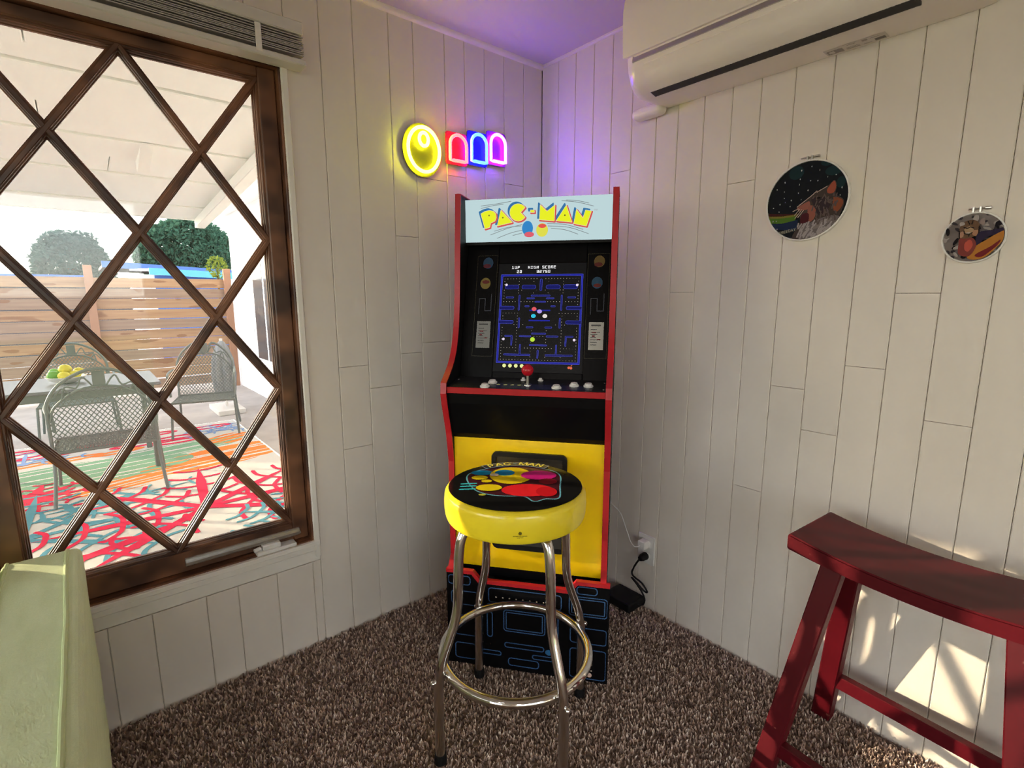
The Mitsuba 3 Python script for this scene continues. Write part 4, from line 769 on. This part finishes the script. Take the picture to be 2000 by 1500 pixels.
# neighbouring roofs
nh = 'neighbour_house'
tag(nh, 'low house with blue roof edge behind the fence', 'house')
add(nh + '__wall', sbx(-4.2, 2.6, 15.4, 18, ZO, 1.50), 'm_eave'); add(nh + '__roof', cat(sbx(-4.6, 0.16, 14.4, 18.4, 1.50, 1.55)), 'm_eave'); add(nh + '__fascia', cbox(-4.6, 0.18, 14.35, 14.42, 1.52, 1.655, 0.01), 'm_bluetrim', label='blue fascia')
Pm = trimesh.convex.convex_hull([(0.55, 14.3, 1.93), (3.2, 14.3, 1.80), (0.55, 18, 1.95), (3.2, 18, 1.85), (0.55, 14.3, 1.87), (3.2, 14.3, 1.73), (0.55, 18, 1.88), (3.2, 18, 1.78)]); add(nh + '__roof', Pm, 'm_eave')
Pm = trimesh.convex.convex_hull([(0.5, 14.22, 1.96), (3.2, 14.22, 1.83), (0.5, 14.3, 1.96), (3.2, 14.3, 1.83), (0.5, 14.22, 1.83), (3.2, 14.22, 1.69), (0.5, 14.3, 1.83), (3.2, 14.3, 1.69)]); add(nh + '__fascia', Pm, 'm_bluetrim')
gs = 'garden_shed'
tag(gs, 'small white shed with turquoise eave just behind the fence', 'shed')
add(gs + '__wall', sbx(0.93, 2.0, 12.6, 14.0, ZO, 1.635), 'm_stucco'); Pm = trimesh.convex.convex_hull([(1.15, 12.4, 1.72), (2.6, 12.4, 1.66), (0.95, 14.0, 1.76), (2.6, 14, 1.72), (1.15, 12.4, 1.75), (2.6, 12.4, 1.69), (0.95, 14, 1.79), (2.6, 14, 1.75)]); add(gs + '__roof', Pm, 'm_stucco')
Pm = trimesh.convex.convex_hull([(1.15, 12.36, 1.76), (2.6, 12.36, 1.70), (1.15, 12.42, 1.76), (2.6, 12.42, 1.70), (1.15, 12.36, 1.63), (2.6, 12.36, 1.57), (1.15, 12.42, 1.63), (2.6, 12.42, 1.57)]); add(gs + '__fascia', Pm, 'm_cyantrim', label='turquoise eave board')
add(gs + '__wall', sbx(1.25, 2.6, 12.55, 12.6, ZO, 1.62), 'm_bluetrim')
# trees
def leaves(c, rad, n, size, seed):
    g = np.random.default_rng(seed); d = g.normal(size=(n, 3)); d /= np.linalg.norm(d, axis=1, keepdims=True)
    lump = 0.80 + 0.40 * meshkit.fbm(d * 2.4 + seed, 3, seed); rr_ = g.uniform(0.55, 1.0, n) ** 0.5 * lump
    p = np.array(c) + d * rr_[:, None] * np.array(rad)
    a = g.normal(size=(n, 3)); a /= np.linalg.norm(a, axis=1, keepdims=True); b = np.cross(a, g.normal(size=(n, 3))); b /= np.linalg.norm(b, axis=1, keepdims=True)
    s = size * g.uniform(0.6, 1.3, n)[:, None]
    V = np.stack([p - a * s, p + b * s * 0.45, p + a * s, p - b * s * 0.45], 1).reshape(-1, 3)
    F = (np.array([[0, 1, 2], [0, 2, 3]])[None] + 4 * np.arange(n)[:, None, None]).reshape(-1, 3)
    return trimesh.Trimesh(V, F, process=False)
def tree(k, label, c, rad, n, size, seed, m):
    tag(k, label, 'tree')
    add(k + '__crown', leaves(c, rad, n, size, seed), m); add(k + '__trunk', tube(spline([(c[0], c[1], ZO), (c[0] + 0.1, c[1], (ZO + c[2]) / 2), (c[0], c[1], c[2])], 4), 0.16, 8), 'm_bark', 40)
tree('tree', 'dark round tree behind the left part of the fence', (0.05, 20, 2.05), (0.95, 0.95, 1.02), 9000, 0.075, 11, 'm_leafdark')
tree('tree_001', 'taller green tree behind the shed and blue roof', (2.9, 20, 2.55), (1.45, 1.3, 1.15), 14000, 0.085, 12, 'm_leaf')
tag('shrub', 'thin pale yellow-green bush at the right fence post', 'shrub')
add('shrub__foliage', leaves((1.76, 9.35, 1.66), (0.15, 0.15, 0.17), 300, 0.03, 13), 'm_leaflight'); add('shrub__stem', tube([(1.76, 9.35, ZO), (1.76, 9.35, 1.66)], 0.015, 6), 'm_bark')

# rug: printed fronds on cream
RGX0, RGX1, RGY0, RGY1 = -2.6, 1.25, 2.7, 6.5
rg = 'outdoor_rug'
add(rg, cbox(RGX0, RGX1, RGY0, RGY1, ZO, ZO + 0.008, 0.002), 'm_roofwhite', label='large outdoor rug with red, teal, orange and green leaf pattern on cream', cat='rug')
pr = Print(); RR = sbox(RGX0 + 0.02, RGY0 + 0.02, RGX1 - 0.02, RGY1 - 0.02); pr.put(RR, (0.56, 0.53, 0.50))
CR, TE, OR, GR, BL = (0.62, 0.025, 0.075), (0.09, 0.26, 0.33), (0.78, 0.21, 0.05), (0.19, 0.34, 0.23), (0.19, 0.29, 0.52)
g = np.random.default_rng(21)
def frond(x, y, ang, L, w, nv=5, stem=0.03, vein=0.010):
    """a tapering stem with pairs of curved side veins"""
    t = np.array([math.cos(ang), math.sin(ang)]); q = np.array([-t[1], t[0]]); o = np.array([x, y]); b_ = stem * 0.75
    out = [Polygon([o + q * b_ * 0.8, o + t * L * 0.6 + q * b_, o + t * L, o + t * L * 0.6 - q * b_, o - q * b_ * 0.8])]
    for k in range(nv):
        f = 0.30 + 0.62 * k / max(nv - 1, 1); ww = w * (0.55 + 0.45 * math.sin(PI * f))
        for s in (1, -1):
            b = o + t * L * f; e = b + q * s * ww + t * ww * 0.35; mdl = b + q * s * ww * 0.55 + t * ww * 0.05
            out.append(LineString(spline([b, mdl, e], 4)).buffer(vein))
    return unary_union(out)
def flower(x, y, angs, L, w, col, nv=5, stem=0.03, vein=0.012):
    pr.put(unary_union([frond(x, y, math.radians(a), L * g.uniform(0.9, 1.1), w, nv, stem, vein) for a in angs] + [Point(x, y).buffer(0.05)]), col, RR)
def patch(x, y, rx, ry, col, rot=0, n=7):
    e = ell(x, y, rx, ry, rot); cuts = [LineString(spline([(x - rx * 1.2, y + (k / n * 2 - 1) * ry * 1.3 - 0.12), (x, y + (k / n * 2 - 1) * ry * 1.3 + g.uniform(-0.05, 0.05)), (x + rx * 1.2, y + (k / n * 2 - 1) * ry * 1.3 + 0.10)], 5)).buffer(g.uniform(0.008, 0.02)) for k in range(n + 1)]
    pr.put(e.difference(unary_union(cuts)), col, RR)
def lens(x, y, rx, ry, col, rot=0):
    e = ell(x, y, rx, ry, rot); pr.put(e.difference(e.buffer(-0.05)), col, RR)
patch(0.85, 5.05, 0.62, 0.30, OR, 12); patch(-0.15, 5.25, 0.80, 0.36, GR, -4); patch(0.60, 5.55, 0.55, 0.22, GR, 6); patch(0.10, 4.75, 0.30, 0.18, OR, 8); patch(1.05, 5.65, 0.22, 0.2, OR); patch(-1.3, 5.0, 0.6, 0.4, OR)
for x in (-0.45, -0.15, 0.15): lens(x, 5.78, 0.2, 0.07, OR, 12)
for x, y in ((0.62, 5.85), (0.62, 6.02), (0.30, 5.95), (0.95, 6.28), (0.05, 6.2), (-0.35, 6.05), (-0.6, 6.3), (0.45, 6.3)): lens(x, y, 0.22, 0.085, CR, 4)
flower(1.05, 6.05, (20, 60, 110, 160, 200, 330), 0.34, 0.08, BL, 3, 0.02, 0.010); flower(-0.5, 5.85, (0, 40, 90, 150, 200), 0.4, 0.1, BL, 3, 0.02, 0.010)
flower(-0.40, 4.78, range(0, 360, 40), 0.34, 0.08, CR, 3, 0.04, 0.012)
flower(-0.40, 3.98, (-42, 2, 42, 88, 140, 190), 0.86, 0.26, TE, 4, 0.034, 0.014); flower(0.12, 4.40, (-150, 10, 185), 0.45, 0.16, TE, 3, 0.02, 0.010)
flower(0.52, 3.84, (84, 128, 36, 2, -34, 176, 222), 0.88, 0.24, CR, 4, 0.046, 0.015); flower(-0.16, 3.46, (22,), 0.60, 0.14, CR, 2, 0.055, 0.014)
flower(1.15, 3.2, (60, 100, 140, 180, 220), 0.6, 0.18, TE); flower(-1.4, 4.0, range(10, 360, 45), 0.75, 0.22, CR); flower(-1.9, 5.6, range(0, 360, 45), 0.75, 0.22, BL); flower(-2.0, 3.2, range(0, 360, 45), 0.7, 0.2, TE)
m, c = pr.done(mat4((0, 0, ZO + 0.0085), (1, 0, 0), (0, 1, 0), (0, 0, 1))); add(rg + '__pattern', m, 'm_cloth_print', color=c)

# iron patio chairs
def strips(poly, pitch, w, th=0.004):
    """expanded metal: two families of thin slanted strips cut to the polygon"""
    b = poly.bounds; out = []
    for s in (1, -1):
        for k in np.arange(-3, 3, pitch):
            l = LineString([(b[0] - 1 + k, b[1] - 0.6), (b[0] + 1.0 + k, b[1] - 0.6 + s * 2.6)]) if s > 0 else LineString([(b[0] - 1 + k, b[3] + 0.6), (b[0] + 1.0 + k, b[3] + 0.6 - 2.6)])
            l = l.intersection(poly)
            for q in getattr(l, 'geoms', [l]):
                if q.length > 0.02: out.append(prism(q.buffer(w / 2, cap_style=2), th))
    return trimesh.util.concatenate(out)
def patio_chair(k, pos, rot, label, w=0.54, hb=0.93, zs=0.36):
    tag(k, label, 'patio chair', 'wrought iron patio chairs')
    M = mat4((pos[0], pos[1], ZO + 0.010), (math.cos(rot), math.sin(rot), 0), (-math.sin(rot), math.cos(rot), 0), (0, 0, 1))
    def cpz(n, m_): return add(k + '__' + n, mv(m_, M), 'm_iron', 40)
    h = w / 2   # the chair faces +y, its back is at y = 0
    arch = [(-h, zs - 0.02), (-h, 0.62), (-h * 0.96, 0.72), (-h * 0.72, 0.83), (-h * 0.3, 0.905), (0, hb - 0.01), (h * 0.3, 0.905), (h * 0.72, 0.83), (h * 0.96, 0.72), (h, 0.62), (h, zs - 0.02)]
    tilt = lambda P: [(x, -0.12 * (z - zs), z) for x, z in P]
    cpz('back_frame', tube(spline(tilt(arch), 5), 0.011, 8))
    inner = [(-h * 0.97, 0.58), (-h * 0.85, 0.68), (-h * 0.45, 0.775), (0, 0.80), (h * 0.45, 0.775), (h * 0.85, 0.68), (h * 0.97, 0.58)]
    cpz('back_scroll', cat(tube(spline(tilt(inner), 5), 0.008, 8), *[tube(spline(tilt(q), 5), 0.006, 6) for s in (1, -1) for q in ([(s * h * 0.12, 0.80), (s * h * 0.3, 0.87), (s * h * 0.42, 0.80), (s * h * 0.62, 0.81), (s * h * 0.7, 0.73)], [(s * h * 0.55, 0.76), (s * h * 0.68, 0.80), (s * h * 0.85, 0.74)])], mv(cbox(-0.035, 0.035, -0.004, 0.004, -0.05, 0.05, 0.002), mat4((0, -0.05, 0.855), (1, 0, 0), (0, 1, 0), (0, 0, 1)))))
    poly = Polygon([(-h * 0.95, zs)] + inner + [(h * 0.95, zs)])
    sm_ = strips(poly, 0.030, 0.0058); sm_.apply_transform(mat4((0, 0.12 * zs + 0.002, 0), (1, 0, 0), (0, -0.12, 1), (0, -1, 0))); cpz('back_mesh', sm_)
    sl = Polygon([(-h, 0.0), (h, 0.0), (h * 1.05, 0.45), (-h * 1.05, 0.45)]); sm_ = strips(sl, 0.030, 0.0058); sm_.apply_translation((0, 0, zs - 0.004)); cpz('seat_mesh', sm_)
    cpz('seat_frame', tube([(-h, 0, zs), (h, 0, zs), (h * 1.05, 0.45, zs), (-h * 1.05, 0.45, zs)], 0.011, 8, True))
    for s in (1, -1):
        cpz('arm', tube(spline([(s * h, -0.02, 0.63), (s * h * 1.08, 0.12, 0.65), (s * h * 1.12, 0.34, 0.64), (s * h * 1.10, 0.42, 0.60), (s * h * 1.06, 0.42, 0.42)], 6), 0.011, 8))
        cpz('leg', tube(spline([(s * h, 0.0, zs), (s * h * 1.02, -0.03, 0.2), (s * h * 1.08, -0.09, 0.006)], 5), 0.011, 8)); cpz('leg', tube(spline([(s * h * 1.05, 0.44, zs), (s * h * 1.08, 0.46, 0.2), (s * h * 1.12, 0.48, 0.006)], 5), 0.011, 8))
patio_chair('patio_chair', (0.06, 4.50), -0.05, 'green-grey iron mesh chair, nearest to the window, its back to the house', 0.58)
patio_chair('patio_chair_001', (-0.10, 6.95), PI, 'iron mesh chair on the far side of the patio table', 0.56)
patio_chair('patio_chair_002', (0.98, 6.30), PI - 0.25, 'iron mesh chair at the right end of the patio table', 0.52, 0.80)
patio_chair('patio_chair_003', (-1.66, 5.45), -PI / 2, 'iron mesh chair at the far left end of the patio table', 0.54)
tb = 'patio_table'
tag(tb, 'long grey patio table among the iron chairs', 'table')
add(tb + '__tabletop', cbox(-1.05, 0.46, 5.02, 5.86, 0.50, 0.525, 0.006), 'm_table')
for x, y in ((-0.98, 5.08), (0.38, 5.08), (-0.98, 5.78), (0.38, 5.78)): add(tb + '__leg', tube([(x, y, 0.50), (x, y, ZO + 0.010)], 0.022, 10), 'm_iron', 40)
for y in (5.05, 5.81): add(tb + '__apron', cbox(-1.0, 0.41, y, y + 0.02, 0.44, 0.50), 'm_iron')
fb = 'fruit_bowl'
tag(fb, 'low bowl of yellow and green fruit on the patio table', 'bowl')
bw = lathe([(0, 0), (0.05, 0.002), (0.11, 0.03), (0.13, 0.055), (0.126, 0.056), (0.105, 0.034), (0.05, 0.008), (0, 0.006)], 32); bw.apply_translation((-0.13, 5.42, 0.525)); add(fb + '__bowl', bw, 'm_white', 30)
for i, (x, y, z, r) in enumerate(((0.055, -0.03, 0.066, 0.036), (0.0, 0.055, 0.066, 0.036), (-0.01, -0.055, 0.066, 0.036), (-0.075, -0.01, 0.072, 0.036), (0.0, 0.0, 0.115, 0.038), (0.082, 0.05, 0.085, 0.032), (-0.07, 0.075, 0.085, 0.032))):
    s_ = trimesh.creation.icosphere(2, r); s_.vertices *= (1.15, 1, 0.95); s_.apply_translation((-0.13 + x, 5.42 + y, 0.525 + z))
    green = i in (3, 6); add('fruit', s_, 'm_fruitgreen' if green else 'm_fruit', True, label=('green' if green else 'yellow') + ' fruit in the bowl on the patio table', cat='fruit', group=('green' if green else 'yellow') + ' fruit in the bowl')
# closed patio umbrella on a white stand
um = 'patio_umbrella'
tag(um, 'closed grey patio umbrella on a white base by the house wall', 'umbrella')
ux_, uy_ = 1.30, 7.10
a = np.linspace(0, 2 * PI, 49)[:-1]; V, F = [], []
zz = [-0.02, 0.05, 0.25, 0.45, 0.58, 0.65, 0.68]; rr2 = [0.055, 0.10, 0.115, 0.10, 0.075, 0.04, 0.012]
for z, r in zip(zz, rr2):
    q = r * (1 + 0.22 * np.cos(a * 8) * (0.3 + 0.7 * (z < 0.5))); V += [(ux_ + x, uy_ + y, z) for x, y in zip(q * np.cos(a), q * np.sin(a))]
for i in range(len(zz) - 1):
    for j in range(48): k = (j + 1) % 48; F += [[i * 48 + j, i * 48 + k, i * 48 + 48 + k], [i * 48 + j, i * 48 + 48 + k, i * 48 + 48 + j]]
add(um + '__canopy', trimesh.Trimesh(V, F, process=False), 'm_umbrella', True)
add(um + '__pole', tube([(ux_, uy_, ZO + 0.03), (ux_, uy_, 0.70)], 0.018, 12), 'm_white', 40); add(um + '__base', cbox(ux_ - 0.15, ux_ + 0.15, uy_ - 0.30, uy_ + 0.30, ZO, ZO + 0.06, 0.006), 'm_white', label='white base')
